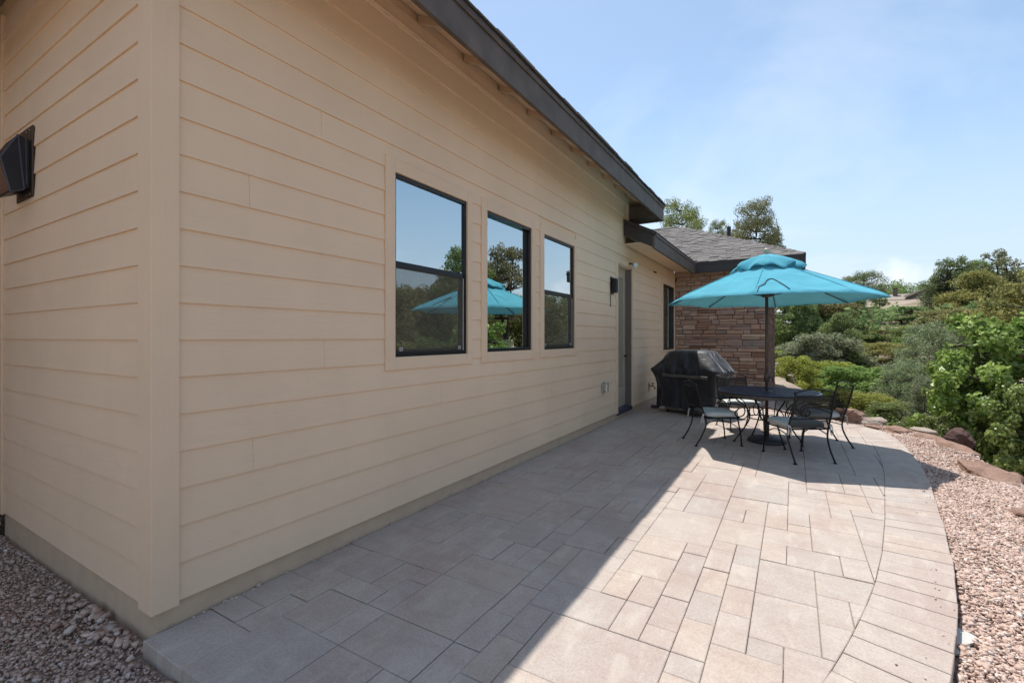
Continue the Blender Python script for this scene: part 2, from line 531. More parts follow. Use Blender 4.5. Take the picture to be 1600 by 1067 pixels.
# ------------------------------------------------------------------ mesh helpers
class MB:
    """Collects polygons; build() links them as one mesh object."""

    def __init__(self):
        self.v, self.f = [], []

    def add(self, vs, fs):
        o = len(self.v)
        self.v += [tuple(p) for p in vs]
        self.f += [tuple(i + o for i in q) for q in fs]
        return self

    def box(self, x0, x1, y0, y1, z0, z1):
        vs = [(x0, y0, z0), (x1, y0, z0), (x1, y1, z0), (x0, y1, z0), (x0, y0, z1), (x1, y0, z1), (x1, y1, z1), (x0, y1, z1)]
        return self.add(vs, [(3, 2, 1, 0), (4, 5, 6, 7), (0, 1, 5, 4), (1, 2, 6, 5), (2, 3, 7, 6), (3, 0, 4, 7)])

    def hexa(self, p):
        """Eight corners: bottom ring of four, then top ring of four."""
        return self.add(p, [(3, 2, 1, 0), (4, 5, 6, 7), (0, 1, 5, 4), (1, 2, 6, 5), (2, 3, 7, 6), (3, 0, 4, 7)])

    def prism(self, poly, z0, z1, chamfer=0.0):
        n = len(poly)
        if chamfer:
            cx = sum(p[0] for p in poly) / n
            cy = sum(p[1] for p in poly) / n
            top = []
            for k in range(n):
                a, b, c = poly[k - 1], poly[k], poly[(k + 1) % n]
                e1 = Vector((b[0] - a[0], b[1] - a[1])).normalized()
                e2 = Vector((c[0] - b[0], c[1] - b[1])).normalized()
                n1 = Vector((-e1.y, e1.x)); n2 = Vector((-e2.y, e2.x))
                d = n1 + n2
                d = d * (1.0 / max(0.5, d.dot(n1)))
                top.append((b[0] + d.x * chamfer, b[1] + d.y * chamfer))
            vs = [(x, y, z0) for x, y in poly] + [(x, y, z1 - chamfer * 0.8) for x, y in poly] + [(x, y, z1) for x, y in top]
            fs = [tuple(range(n))[::-1], tuple(range(2 * n, 3 * n))]
            for r in (0, 1):
                fs += [(r * n + k, r * n + (k + 1) % n, (r + 1) * n + (k + 1) % n, (r + 1) * n + k) for k in range(n)]
        else:
            vs = [(x, y, z0) for x, y in poly] + [(x, y, z1) for x, y in poly]
            fs = [tuple(range(n))[::-1], tuple(range(n, 2 * n))] + [(k, (k + 1) % n, n + (k + 1) % n, n + k) for k in range(n)]
        return self.add(vs, fs)

    def slab(self, pts, t):
        """A planar polygon given in 3-D, thickened downwards by t."""
        n = len(pts)
        vs = [tuple(p) for p in pts] + [(p[0], p[1], p[2] - t) for p in pts]
        fs = [tuple(range(n)), tuple(range(n, 2 * n))[::-1]] + [(k, n + k, n + (k + 1) % n, (k + 1) % n) for k in range(n)]
        return self.add(vs, fs)

    def tube(self, pts, r, sides=7, caps=True):
        pts = [Vector(p) for p in pts]
        n = len(pts)
        rs = r if isinstance(r, (list, tuple)) else [r] * n
        t0 = (pts[1] - pts[0]).normalized()
        ref = Vector((0, 0, 1)) if abs(t0.z) < 0.9 else Vector((1, 0, 0))
        u = t0.cross(ref).normalized()
        vs = []
        for k in range(n):
            t = (pts[min(k + 1, n - 1)] - pts[max(k - 1, 0)]).normalized()
            u = (u - t * u.dot(t)).normalized()
            w = t.cross(u)
            for s in range(sides):
                an = 2 * PI * s / sides
                vs.append(pts[k] + (u * math.cos(an) + w * math.sin(an)) * rs[k])
        fs = []
        for k in range(n - 1):
            for s in range(sides):
                s2 = (s + 1) % sides
                fs.append((k * sides + s, k * sides + s2, (k + 1) * sides + s2, (k + 1) * sides + s))
        if caps:
            fs.append(tuple(range(sides))[::-1])
            fs.append(tuple((n - 1) * sides + s for s in range(sides)))
        return self.add(vs, fs)

    def lathe(self, prof, sides=24, c=(0, 0, 0)):
        vs, fs = [], []
        for r, z in prof:
            for s in range(sides):
                an = 2 * PI * s / sides
                vs.append((c[0] + r * math.cos(an), c[1] + r * math.sin(an), c[2] + z))
        for k in range(len(prof) - 1):
            for s in range(sides):
                s2 = (s + 1) % sides
                fs.append((k * sides + s, k * sides + s2, (k + 1) * sides + s2, (k + 1) * sides + s))
        fs.append(tuple(range(sides))[::-1])
        fs.append(tuple((len(prof) - 1) * sides + s for s in range(sides)))
        return self.add(vs, fs)

    def mesh(self, name, smooth=False):
        me = bpy.data.meshes.new(name)
        me.from_pydata(self.v, [], self.f)
        if smooth:
            me.polygons.foreach_set('use_smooth', [True] * len(me.polygons))
        me.update()
        return me

    def build(self, name, mat, parent=None, smooth=False, bevel=0.0):
        return put(name, self.mesh(name, smooth), mat, parent, bevel)


def put(name, me, mat, parent=None, bevel=0.0):
    o = bpy.data.objects.new(name, me)
    if mat and not me.materials:
        me.materials.append(M[mat] if isinstance(mat, str) else mat)
    COL.objects.link(o)
    if parent:
        o.parent = parent
    if bevel:
        b = o.modifiers.new('bevel', 'BEVEL')
        b.width = bevel
        b.segments = 2
        b.limit_method = 'ANGLE'
    return o


def empty(name, loc=(0, 0, 0), rz=0.0, parent=None):
    o = bpy.data.objects.new(name, None)
    o.empty_display_size = 0.1
    COL.objects.link(o)
    o.location = loc
    o.rotation_euler = (0, 0, rz)
    if parent:
        o.parent = parent
    return o


def tag(o, label=None, cat=None, group=None, kind=None):
    for k, v in (('label', label), ('category', cat), ('group', group), ('kind', kind)):
        if v:
            o[k] = v
    return o


def np_mesh(name, verts, faces_idx, nside, smooth=False):
    """verts (N,3), faces (F,nside) as numpy arrays -> mesh."""
    me = bpy.data.meshes.new(name)
    nv, nf = len(verts), len(faces_idx)
    me.vertices.add(nv)
    me.vertices.foreach_set('co', verts.astype(np.float32).ravel())
    me.loops.add(nf * nside)
    me.loops.foreach_set('vertex_index', faces_idx.astype(np.int32).ravel())
    me.polygons.add(nf)
    me.polygons.foreach_set('loop_start', np.arange(0, nf * nside, nside, dtype=np.int32))
    me.polygons.foreach_set('loop_total', np.full(nf, nside, dtype=np.int32))
    if smooth:
        me.polygons.foreach_set('use_smooth', np.ones(nf, dtype=bool))
    me.update(calc_edges=True)
    me.validate()
    return me


def rand_rot(n, r):
    q = r.normal(size=(n, 4))
    q /= np.linalg.norm(q, axis=1)[:, None]
    w, x, y, z = q.T
    R = np.empty((n, 3, 3))
    R[:, 0, 0] = 1 - 2 * (y * y + z * z); R[:, 0, 1] = 2 * (x * y - z * w); R[:, 0, 2] = 2 * (x * z + y * w)
    R[:, 1, 0] = 2 * (x * y + z * w); R[:, 1, 1] = 1 - 2 * (x * x + z * z); R[:, 1, 2] = 2 * (y * z - x * w)
    R[:, 2, 0] = 2 * (x * z - y * w); R[:, 2, 1] = 2 * (y * z + x * w); R[:, 2, 2] = 1 - 2 * (x * x + y * y)
    return R


def vnoise(p, seed=0):
    """Cheap smooth 3-D noise from summed sines, about -1..1."""
    r = np.random.default_rng(seed)
    out = np.zeros(len(p))
    for k in range(7):
        w = r.normal(size=3) * (1.0 + 0.6 * k)
        out += np.sin(p @ w + r.uniform(0, 6.28)) / (1 + 0.5 * k)
    return out / 2.6


# ================================================================== HOUSE
house = tag(empty('house'), 'beige lap-sided house with dark brown eaves and a red stone wing', 'house')
S = 0.178
Z0 = 0.112
YU = 7.17          # end of the tall wall
YS = 11.05         # stone wall
CORE_X = -0.004

# openings in the long wall: (y0, y1, z0, z1) of trim outside and of the hole
WINDOWS = [dict(t=(1.405, 2.471, 1.130, 2.690), h=(1.503, 2.393, 1.226, 2.590), hung=True),
           dict(t=(2.614, 3.690, 1.132, 2.692), h=(2.710, 3.603, 1.232, 2.592), hung=False),
           dict(t=(3.804, 4.864, 1.134, 2.694), h=(3.905, 4.800, 1.228, 2.590), hung=True),
           dict(t=(9.660, 11.03, 1.040, 2.690), h=(9.790, 10.95, 1.085, 2.595), hung=False)]
DOOR = dict(t=(6.512, 7.520, 0.098, 2.720), h=(6.612, 7.420, 0.098, 2.625))


def rects_minus(y0, y1, z0, z1, holes):
    ys = sorted({y0, y1, *[min(max(q, y0), y1) for h in holes for q in h[:2]]})
    zs = sorted({z0, z1, *[min(max(q, z0), z1) for h in holes for q in h[2:]]})
    out = []
    for a, b in zip(ys, ys[1:]):
        run = None
        for c, d in zip(zs, zs[1:]):
            ym, zm = (a + b) / 2, (c + d) / 2
            solid = not any(h[0] < ym < h[1] and h[2] < zm < h[3] for h in holes)
            if solid:
                if run is None:
                    run = [c, d]
                run[1] = d
            elif run:
                out.append((a, b, *run)); run = None
        if run:
            out.append((a, b, *run))
    return out


holes = [w['h'] for w in WINDOWS] + [DOOR['h']]
wb = MB()
for a, b, c, d in rects_minus(0.0, YU, 0.1110, 3.82, holes):
    wb.box(-0.15, CORE_X, max(a, 0.001), b, c, d)
for a, b, c, d in rects_minus(YU, YS, 0.1110, 3.16, holes):
    wb.box(-0.15, CORE_X, a, b, c, d)
wall = wb.build('wall', 'trim_paint', house)
sb = MB()
sb.box(-8.0, -0.152, 0.004, 0.15, 0.1110, 3.82)
side_wall = sb.build('wall', 'trim_paint', house)
bw = MB()
bw.box(-8.0, -0.152, YU - 0.15, YU, 2.2, 3.8)
bw.box(-8.15, -8.0, 0.0, 17.0, -0.2, 3.8)
bw.build('rear_wall', 'trim_paint', house)


def plank(y0, y1, row, parent, side=False):
    """One lap board, thicker at its lower edge."""
    z0 = Z0 + row * S + 0.0015
    z1 = z0 + S + 0.012
    if z0 > 3.66:
        return
    z1 = min(z1, 3.70)
    b = 0.0155 + random.uniform(-0.001, 0.001)
    t = 0.0045
    g = 0.0007
    y0, y1 = y0 + g, y1 - g
    if side:
        p = [(y0, -b, z0), (y1, -b, z0), (y1, -0.0005, z0), (y0, -0.0005, z0), (y0, -t, z1), (y1, -t, z1), (y1, -0.0005, z1), (y0, -0.0005, z1)]
        MB().hexa(p).build('siding_board', 'siding_side', parent)
    else:
        o = CORE_X + 0.0005
        p = [(o, y0, z0), (b, y0, z0), (b, y1, z0), (o, y1, z0), (o, y0, z1), (t, y0, z1), (t, y1, z1), (o, y1, z1)]
        MB().hexa(p).build('siding_board', 'siding', parent)


JOINT = {0: 3.612, 1: 3.23, 2: 2.84, 4: 2.036, 15: 3.544, 16: 2.656, 17: 2.228, 18: 1.818}
trims = [w['t'] for w in WINDOWS] + [DOOR['t']]
for row in range(20):
    z0 = Z0 + row * S
    zm = z0 + S / 2
    end = YS if z0 + S < 3.10 else YU - 0.075
    j0 = JOINT.get(row, (row * 1.37) % 3.66)
    joints = [j0 + 3.66 * k for k in range(-1, 4)]
    # spans left over between trims
    spans, cur = [], 0.092
    cuts = sorted([(t[0], t[1]) for t in trims if t[2] < zm < t[3]])
    for a, b in cuts:
        spans.append((cur, a - 0.001)); cur = b + 0.001
    spans.append((cur, end))
    for a, b in spans:
        if b - a < 0.02:
            continue
        js = [j for j in joints if a + 0.15 < j < b - 0.15]
        pts = [a] + js + [b]
        for c, d in zip(pts, pts[1:]):
            plank(c, d, row, wall)
    plank(-2.336, -0.1115, row, side_wall, True)

# corner boards, inside corner strip, frieze
cb = MB()
cb.box(-0.026, 0.0285, -0.0285, 0.088, 0.096, 3.69)
cb.box(-0.108, -0.0262, -0.0285, -0.0012, 0.096, 3.69)
cb.build('corner_board', 'trim_paint', house, bevel=0.003)
MB().box(-2.425, -2.3375, -0.026, -0.001, 0.096, 3.69).build('corner_board', 'trim_paint', house, bevel=0.003)
MB().box(0.0005, 0.0285, YU - 0.072, YU + 0.03, 3.30, 3.82).build('corner_board', 'trim_paint', house, bevel=0.003)
MB().box(0.0008, 0.027, 0.092, YU - 0.0735, 3.688, 3.822).build('frieze_board', 'trim_paint', house, bevel=0.003)
MB().box(0.0275, 0.040, 0.03, YU - 0.0735, 3.700, 3.716).build('frieze_bead', 'trim_paint', house)
bk = MB()
bk.box(-0.02, 0.012, 0.0, YU, 3.824, 3.985)
bk.build('blocking', 'soffit_paint', house)

# foundation
fm = MB()
fm.box(-0.16, -0.010, 0.0085, YS, -0.35, 0.1095)
fm.box(-2.43, -0.1602, 0.0102, 0.16, -0.35, 0.1095)
fm.build('foundation', 'foundation', house)

# ---- windows
for wi, w in enumerate(WINDOWS):
    y0, y1, z0, z1 = w['t']
    a, b, c, d = w['h']
    win = MB()
    win.box(-0.10, 0.004, a - 0.001, a + 0.022, c, d)
    win.box(-0.10, 0.004, b - 0.022, b + 0.001, c, d)
    win.box(-0.10, 0.0035, a + 0.022, b - 0.022, c - 0.001, c + 0.030)
    win.box(-0.10, 0.0035, a + 0.022, b - 0.022, d - 0.026, d + 0.001)
    wo = win.build('window', 'bronze', house, bevel=0.002)
    tw = 0.0225
    MB().box(0.0005, tw, y0, a - 0.0015, z0, z1).build('casing', 'trim_paint', wo, bevel=0.0025)
    MB().box(0.0005, tw, b + 0.0015, y1, z0, z1).build('casing', 'trim_paint', wo, bevel=0.0025)
    MB().box(0.0005, tw - 0.001, a - 0.001, b + 0.001, d + 0.0015, z1).build('casing', 'trim_paint', wo, bevel=0.0025)
    MB().box(0.0005, tw - 0.001, a - 0.001, b + 0.001, z0, c - 0.0015).build('casing', 'trim_paint', wo, bevel=0.0025)
    if wi == 3:
        # slider: meeting stile in the middle and a screen over the near half
        m = (a + b) / 2
        MB().box(-0.075, -0.030, m - 0.02, m + 0.02, c + 0.03, d - 0.026).build('sash', 'bronze', wo)
        MB().box(-0.062, -0.056, a + 0.022, m - 0.02, c + 0.03, d - 0.026).build('pane', 'pane', wo)
        MB().box(-0.062, -0.056, m + 0.02, b - 0.022, c + 0.03, d - 0.026).build('pane', 'pane', wo)
        MB().box(-0.028, -0.0265, a + 0.022, m, c + 0.03, d - 0.026).build('insect_screen', 'insect_screen', wo)
    elif w['hung']:
        zm = 1.920
        MB().box(-0.022, -0.016, a + 0.0225, b - 0.0225, zm + 0.0225, d - 0.0265).build('pane', 'pane', wo)
        s = MB()
        s.box(-0.050, -0.006, a + 0.0225, b - 0.0225, zm - 0.022, zm + 0.022)
        s.box(-0.060, -0.022, a + 0.0225, a + 0.040, c + 0.0305, zm - 0.022)
        s.box(-0.060, -0.022, b - 0.040, b - 0.0225, c + 0.0305, zm - 0.022)
        s.box(-0.060, -0.022, a + 0.040, b - 0.040, c + 0.0305, c + 0.055)
        s.build('sash', 'bronze', wo, bevel=0.002)
        MB().box(-0.042, -0.036, a + 0.0405, b - 0.0405, c + 0.0555, zm - 0.0225).build('pane', 'pane', wo)
        MB().box(-0.0115, -0.0105, a + 0.0225, b - 0.0225, c + 0.031, zm - 0.0225).build('insect_screen', 'insect_screen', wo)
        MB().box(-0.0100, -0.003, b - 0.036, b - 0.030, c + 0.031, zm - 0.0225).build('screen_edge', 'grey_plastic', wo)
        for yy in (a + 0.085, b - 0.085):
            MB().box(-0.0100, -0.0065, yy - 0.016, yy + 0.016, c + 0.042, c + 0.070).build('screen_clip', 'grey_plastic', wo)
            MB().box(-0.0064, -0.005, yy - 0.006, yy + 0.006, c + 0.050, c + 0.062).build('screen_clip', 'bronze', wo)
    else:
        MB().box(-0.048, -0.042, a + 0.0225, b - 0.0225, c + 0.0305, d - 0.0265).build('pane', 'pane', wo)
        f = MB()
        f.box(-0.0415, -0.030, b - 0.042, b - 0.0225, c + 0.0305, d - 0.0265)
        f.build('sash', 'bronze', wo)

# ---- room behind the windows
rm = MB()
rm.box(-4.2, -4.1, 0.4, 6.3, 0.0, 2.86)
rm.box(-4.1, -0.155, 0.30, 0.4, 0.0, 2.86)
rm.box(-4.1, -0.155, 6.3, 6.4, 0.0, 2.86)
rm.box(-4.1, -0.155, 0.4, 6.3, 2.76, 2.86)
room = rm.build('room_shell', 'room_white', house)
MB().box(-4.1, -0.155, 0.4, 6.3, 0.0, 0.08).build('room_floor', 'room_floor', house)
rb = MB()
rb.box(-2.6, -2.5, YU + 0.1, YS - 0.05, 0.0, 3.0)
rb.build('rear_room_wall', 'room_white', house)
dl = MB().lathe([(0.075, -0.012), (0.08, -0.006), (0.08, 0.0)], 20, (-0.575, 2.28, 2.758)).build('recessed_light', 'downlight', room)

# ---- door
dr = empty('door', parent=house)
y0, y1, z0, z1 = DOOR['t']
a, b, c, d = DOOR['h']
tw = 0.024
MB().box(0.0005, tw, y0, a - 0.001, z0, z1).build('casing', 'trim_paint', dr, bevel=0.0025)
MB().box(0.0005, tw, b + 0.001, y1, z0, z1).build('casing', 'trim_paint', dr, bevel=0.0025)
MB().box(0.0005, tw - 0.001, a - 0.0005, b + 0.0005, d + 0.001, z1).build('casing', 'trim_paint', dr, bevel=0.0025)
MB().box(-0.149, 0.003, b - 0.018, b - 0.0005, c + 0.03, d).build('jamb', 'jamb_paint', dr)
MB().box(-0.149, 0.003, a + 0.0005, a + 0.018, c + 0.03, d).build('jamb', 'jamb_paint', dr)
MB().box(-0.149, 0.002, a + 0.018, b - 0.018, d - 0.018, d - 0.0005).build('jamb', 'trim_paint', dr)
p = MB()
ga, gb, gz0, gz1 = a + 0.13, b - 0.13, 0.48, 2.44
for q in rects_minus(a + 0.0185, b - 0.0185, c + 0.045, d - 0.0185, [(ga, gb, gz0, gz1)]):
    p.box(-0.150, -0.108, *q)
p.build('door_leaf', 'door_paint', dr)
MB().box(-0.132, -0.126, ga, gb, gz0, gz1).build('pane', 'pane', dr)
for k in range(1, 5):
    yy = ga + (gb - ga) * k / 5
    MB().box(-0.1255, -0.112, yy - 0.012, yy + 0.012, gz0, gz1).build('glazing_bar', 'door_paint', dr)
MB().box(-0.150, 0.022, a - 0.0, b, c - 0.035, c + 0.028).build('threshold', 'threshold', dr)
MB().box(-0.105, -0.060, b - 0.10, b - 0.075, 1.02, 1.05).build('handle', 'bronze', dr)

# ---- stone wall of the wing
st = MB()
st.box(0.0, 2.00, YS + 0.03, YS + 0.30, -0.35, 3.12)
st.box(1.70, 1.995, YS + 0.30, 16.6, -0.8, 3.12)
stone_wall = st.build('stone_wall', 'mortar', house)


def stone_course(u0, u1, z0, z1, place, parent, r, scale=1.0):
    """Ledgestone laid in broken courses; place(u, out, z) gives the world point."""
    z = z0
    rest = MB()
    while z < z1 - 0.02:
        h = r.choice([0.048, 0.06, 0.075, 0.09, 0.12, 0.15]) * scale
        h = min(h, z1 - z)
        u = u0 - r.uniform(0, 0.12)
        while u < u1 - 0.01:
            L = r.uniform(0.16, 0.52) * (1.15 if h < 0.09 else 0.85)
            a, b = max(u, u0), min(u + L, u1)
            u += L
            if u1 - u < 0.09:
                b = u1; u = u1
            if b - a < 0.04:
                continue
            rows = [(z, z + h)]
            if h > 0.12 and r.random() < 0.45:
                k = z + h * r.uniform(0.4, 0.6)
                rows = [(z, k), (k, z + h)]
            for (c, d) in rows:
                g = 0.0045
                dep = r.uniform(0.018, 0.068)
                j = lambda s=0.006: r.uniform(-s, s)
                back = [(a + g, 0.0, c + g), (b - g, 0.0, c + g), (b - g, 0.0, d - g), (a + g, 0.0, d - g)]
                mid = [(a + g + j(.004), dep * 0.75, c + g + j(.004)), (b - g + j(.004), dep * 0.75, c + g + j(.004)),
                       (b - g + j(.004), dep * 0.75, d - g + j(.004)), (a + g + j(.004), dep * 0.75, d - g + j(.004))]
                e = 0.009
                fr = [(a + g + e + j(), dep + j(), c + g + e + j(.003)), (b - g - e + j(), dep + j(), c + g + e + j(.003)),
                      (b - g - e + j(), dep + j(), d - g - e + j(.003)), (a + g + e + j(), dep + j(), d - g - e + j(.003))]
                vs = [place(*q) for q in back + mid + fr]
                fs = [(0, 1, 5, 4), (1, 2, 6, 5), (2, 3, 7, 6), (3, 0, 4, 7), (4, 5, 9, 8), (5, 6, 10, 9), (6, 7, 11, 10), (7, 4, 8, 11), (8, 9, 10, 11)]
                if stone_n[0] < 300 and c < 2.35:
                    stone_n[0] += 1
                    MB().add(vs, fs).build('stone', 'ledgestone', parent)
                else:
                    rest.add(vs, fs)
        z += h
    if rest.v:
        tag(rest.build('upper_stones', 'ledgestone', parent), kind='stuff')
    print('stones', stone_n)


stone_n = [0]
rs = random.Random(5)
stone_course(0.02, 2.02, -0.02, 3.06, lambda u, o, z: (u, YS + 0.03 - o, z), stone_wall, rs, 1.06)
# the return face, seen only edge-on: joined
rt = MB()


def ret_block(bb, y0, y1, z0, z1, r):
    o = r.uniform(0.01, 0.04)
    bb.box(1.996, 2.0 + o, y0 + .004, y1 - .004, z0 + .004, z1 - .004)


z = -0.5
while z < 3.0:
    h = rs.choice([0.06, 0.08, 0.11, 0.15])
    y = YS + 0.03
    while y < 16.5:
        L = rs.uniform(0.18, 0.6)
        ret_block(rt, y, min(y + L, 16.6), z, min(z + h, 3.1), rs)
        y += L
    z += h
tag(rt.build('return_stones', 'ledgestone', stone_wall), kind='stuff')
# stones at the left edge of the side wall
# the stone-clad wing that comes forward at the left edge of the picture, mostly out of frame
sl = MB().box(-3.0, -2.470, -2.4, -0.0015, -0.25, 3.7).build('stone_wall', 'mortar', house)
stone_n[0] = 0
stone_course(-0.62, -0.004, -0.10, 3.5, lambda u, o, z: (-2.470 + o, u, z), sl, rs, 1.1)
ls = MB()
z = -0.1
while z < 3.5:
    h = rs.choice([0.07, 0.1, 0.14])
    y = -2.4
    while y < -0.63:
        L = rs.uniform(0.2, 0.6)
        ls.box(-2.469, -2.470 + rs.uniform(0.02, 0.045), y + .004, min(y + L, -0.625) - .004, z + .004, z + h - .004)
        y += L
    z += h
tag(ls.build('far_stones', 'ledgestone', sl), kind='stuff')

# ---- upper roof
PX = 0.57


def zu(x):
    return 3.975 - 0.5 * (x - 0.03)


E_OUT = 0.56
YN, YF = -0.56, 7.53
half = (YF - YN) / 2
zt = zu(E_OUT) + 0.012
apex = zt + 0.5 * half
xi = E_OUT - half
xb = -8.6
ym = (YF + YN) / 2
up = MB()
up.slab([(E_OUT, YN, zt), (E_OUT, YF, zt), (xi, ym, apex)], 0.012)
up.slab([(E_OUT, YF, zt), (xb, YF, zt), (xb + half, ym, apex), (xi, ym, apex)], 0.012)
up.slab([(xb, YN, zt), (E_OUT, YN, zt), (xi, ym, apex), (xb + half, ym, apex)], 0.012)
up.slab([(xb, YF, zt), (xb, YN, zt), (xb + half, ym, apex)], 0.012)
roof = up.build('roof', 'soffit_paint', house)
tp = MB()
zo = 0.004
tp.slab([(E_OUT + .03, YN - .03, zt + zo), (E_OUT + .03, YF + .03, zt + zo), (xi, ym, apex + .02)], 0.003)
tp.slab([(E_OUT + .03, YF + .03, zt + zo), (xb, YF + .03, zt + zo), (xb + half, ym, apex + .02), (xi, ym, apex + .02)], 0.003)
tp.slab([(xb, YN - .03, zt + zo), (E_OUT + .03, YN - .03, zt + zo), (xi, ym, apex + .02), (xb + half, ym, apex + .02)], 0.003)
tp.build('roof_felt', 'shingle', roof)

fz0, fz1 = 3.440, 3.662
MB().box(0.515, 0.552, YN, YF - 0.002, fz0, fz1).build('fascia', 'fascia_paint', roof, bevel=0.003)
MB().box(0.5155, 0.566, YN, YF + 0.012, fz1 + 0.002, fz1 + 0.052).build('fascia_strip', 'fascia_paint', roof, bevel=0.002)
MB().box(-8.6, 0.5145, YF - 0.037, YF, fz0, fz1).build('fascia', 'fascia_paint', roof, bevel=0.003)
MB().box(-8.6, 0.5145, YN, YN + 0.037, fz0, fz1).build('fascia', 'fascia_paint', roof, bevel=0.003)
# boxed dark soffit at the far end
MB().box(-1.2, 0.5140, YU + 0.032, YF - 0.038, 3.478, 3.705).build('soffit', 'fascia_paint', roof)
# drip metal and the wavy edge of the shingles
MB().box(0.545, 0.574, YN - .01, YF + 0.02, fz1 + 0.053, fz1 + 0.066).build('drip_edge', 'rim_steel', roof)
y = YN - 0.02
while y < YF:
    L = random.uniform(0.26, 0.36)
    o = random.uniform(-0.006, 0.010)
    tz = random.uniform(0.010, 0.026)
    x1 = 0.588 + o
    e = zt + 0.006
    pts = [(x1 - 0.28, y, e + 0.14), (x1, y, e - 0.008), (x1, min(y + L - .004, YF + .03), e - 0.008 + random.uniform(-.004, .004)), (x1 - 0.28, min(y + L - .004, YF + .03), e + 0.14)]
    m = MB()
    m.slab([(p[0], p[1], p[2] + tz) for p in pts], tz)
    m.build('shingle', 'shingle', roof)
    y += L
# second course, thicker tabs
y = YN + 0.1
while y < YF - 0.3:
    L = random.uniform(0.2, 0.34)
    x1 = 0.455
    e = zu(x1) + 0.028
    m = MB()
    tz = random.uniform(0.008, 0.018)
    m.slab([(x1 - 0.26, y, e + 0.13 + tz), (x1, y, e + tz), (x1, y + L - .004, e + tz), (x1 - 0.26, y + L - .004, e + .13 + tz)], tz + .01)
    m.build('shingle', 'shingle', roof)
    y += L
# added soffit slab, hung low so the rafter bays catch more bounced light
sx0, sx1 = 0.030, 0.5135
so = lambda x: 3.82 - 0.5 * (x - 0.03) + 0.062
MB().slab([(sx0, 0.0, so(sx0) + .02), (sx1, 0.0, so(sx1) + .02), (sx1, YU + 0.02, so(sx1) + .02), (sx0, YU + 0.02, so(sx0) + .02)], 0.02).build('soffit', 'soffit_paint', roof)
# rafter tails
k = 0
for y in np.arange(0.58, 7.1, 0.586):
    b0 = lambda x: 3.82 - 0.5 * (x - 0.03)
    ya, yb = y - 0.022, y + 0.022
    p = [(0.029, ya, b0(.029)), (0.514, ya, b0(.514)), (0.514, yb, b0(.514)), (0.029, yb, b0(.029)),
         (0.029, ya, so(.029) - .0005), (0.514, ya, so(.514) - .0005), (0.514, yb, so(.514) - .0005), (0.029, yb, so(.029) - .0005)]
    MB().hexa(p).build('rafter_tail', 'rafter_shaded', roof, bevel=0.002)

# ---- lower roof of the wing
LE = 3.14
EX, WY, HX = 0.57, 10.73, 2.77
run = (HX + EX) / 1.0
t = 3.30
low = MB()
p1 = lambda x: LE - 0.5 * (x - EX)
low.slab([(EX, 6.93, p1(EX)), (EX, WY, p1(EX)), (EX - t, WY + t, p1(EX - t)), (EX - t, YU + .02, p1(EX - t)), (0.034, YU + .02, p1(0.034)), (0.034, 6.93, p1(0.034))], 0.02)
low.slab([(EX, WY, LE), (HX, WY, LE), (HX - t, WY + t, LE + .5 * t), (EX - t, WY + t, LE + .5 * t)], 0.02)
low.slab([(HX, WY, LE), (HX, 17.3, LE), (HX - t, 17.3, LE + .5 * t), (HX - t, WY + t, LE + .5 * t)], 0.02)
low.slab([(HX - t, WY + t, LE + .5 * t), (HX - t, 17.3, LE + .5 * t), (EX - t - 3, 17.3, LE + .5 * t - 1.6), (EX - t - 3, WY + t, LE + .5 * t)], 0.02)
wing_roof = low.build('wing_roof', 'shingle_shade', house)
# rake board against the tall wall, eave fascias
r0, r1 = 0.031, 0.512
hx = MB().hexa([(r0, 6.900, 3.130), (r1, 6.900, 2.890), (r1, 6.935, 2.890), (r0, 6.935, 3.130),
                (r0, 6.900, 3.345), (r1, 6.900, 3.105), (r1, 6.935, 3.105), (r0, 6.935, 3.345)])
hx.build('rake_board', 'fascia_dark', wing_roof, bevel=0.003)
MB().hexa([(r0, 6.885, 3.347), (r1 + .03, 6.885, 3.092), (r1 + .03, 6.95, 3.092), (r0, 6.95, 3.347),
           (r0, 6.885, 3.415), (r1 + .03, 6.885, 3.160), (r1 + .03, 6.95, 3.160), (r0, 6.95, 3.415)]).build('rake_strip', 'fascia_dark', wing_roof, bevel=0.003)
MB().box(0.513, 0.550, 6.900, WY - 0.02, 2.865, 3.070).build('fascia', 'fascia_paint', wing_roof, bevel=0.003)
MB().box(0.520, 0.566, 6.952, WY - 0.005, 3.072, 3.118).build('fascia_strip', 'fascia_paint', wing_roof, bevel=0.002)
MB().box(0.5505, HX - 0.02, WY - 0.018, WY + 0.018, 2.895, 3.085).build('fascia', 'fascia_dark', wing_roof, bevel=0.003)
MB().box(0.567, HX - 0.004, WY - 0.024, WY + 0.018, 3.087, 3.118).build('fascia_strip', 'fascia_dark', wing_roof, bevel=0.002)
MB().box(HX - 0.0375, HX - 0.0015, WY + 0.0185, 17.3, 2.895, 3.118).build('fascia', 'fascia_paint', wing_roof, bevel=0.003)
MB().box(0.035, 0.512, 6.937, WY + 0.0, 2.985, 2.995).build('soffit', 'soffit_paint', wing_roof)
MB().box(0.035, HX - .04, WY + .019, YS + 0.6, 2.99, 3.00).build('soffit', 'soffit_paint', wing_roof)
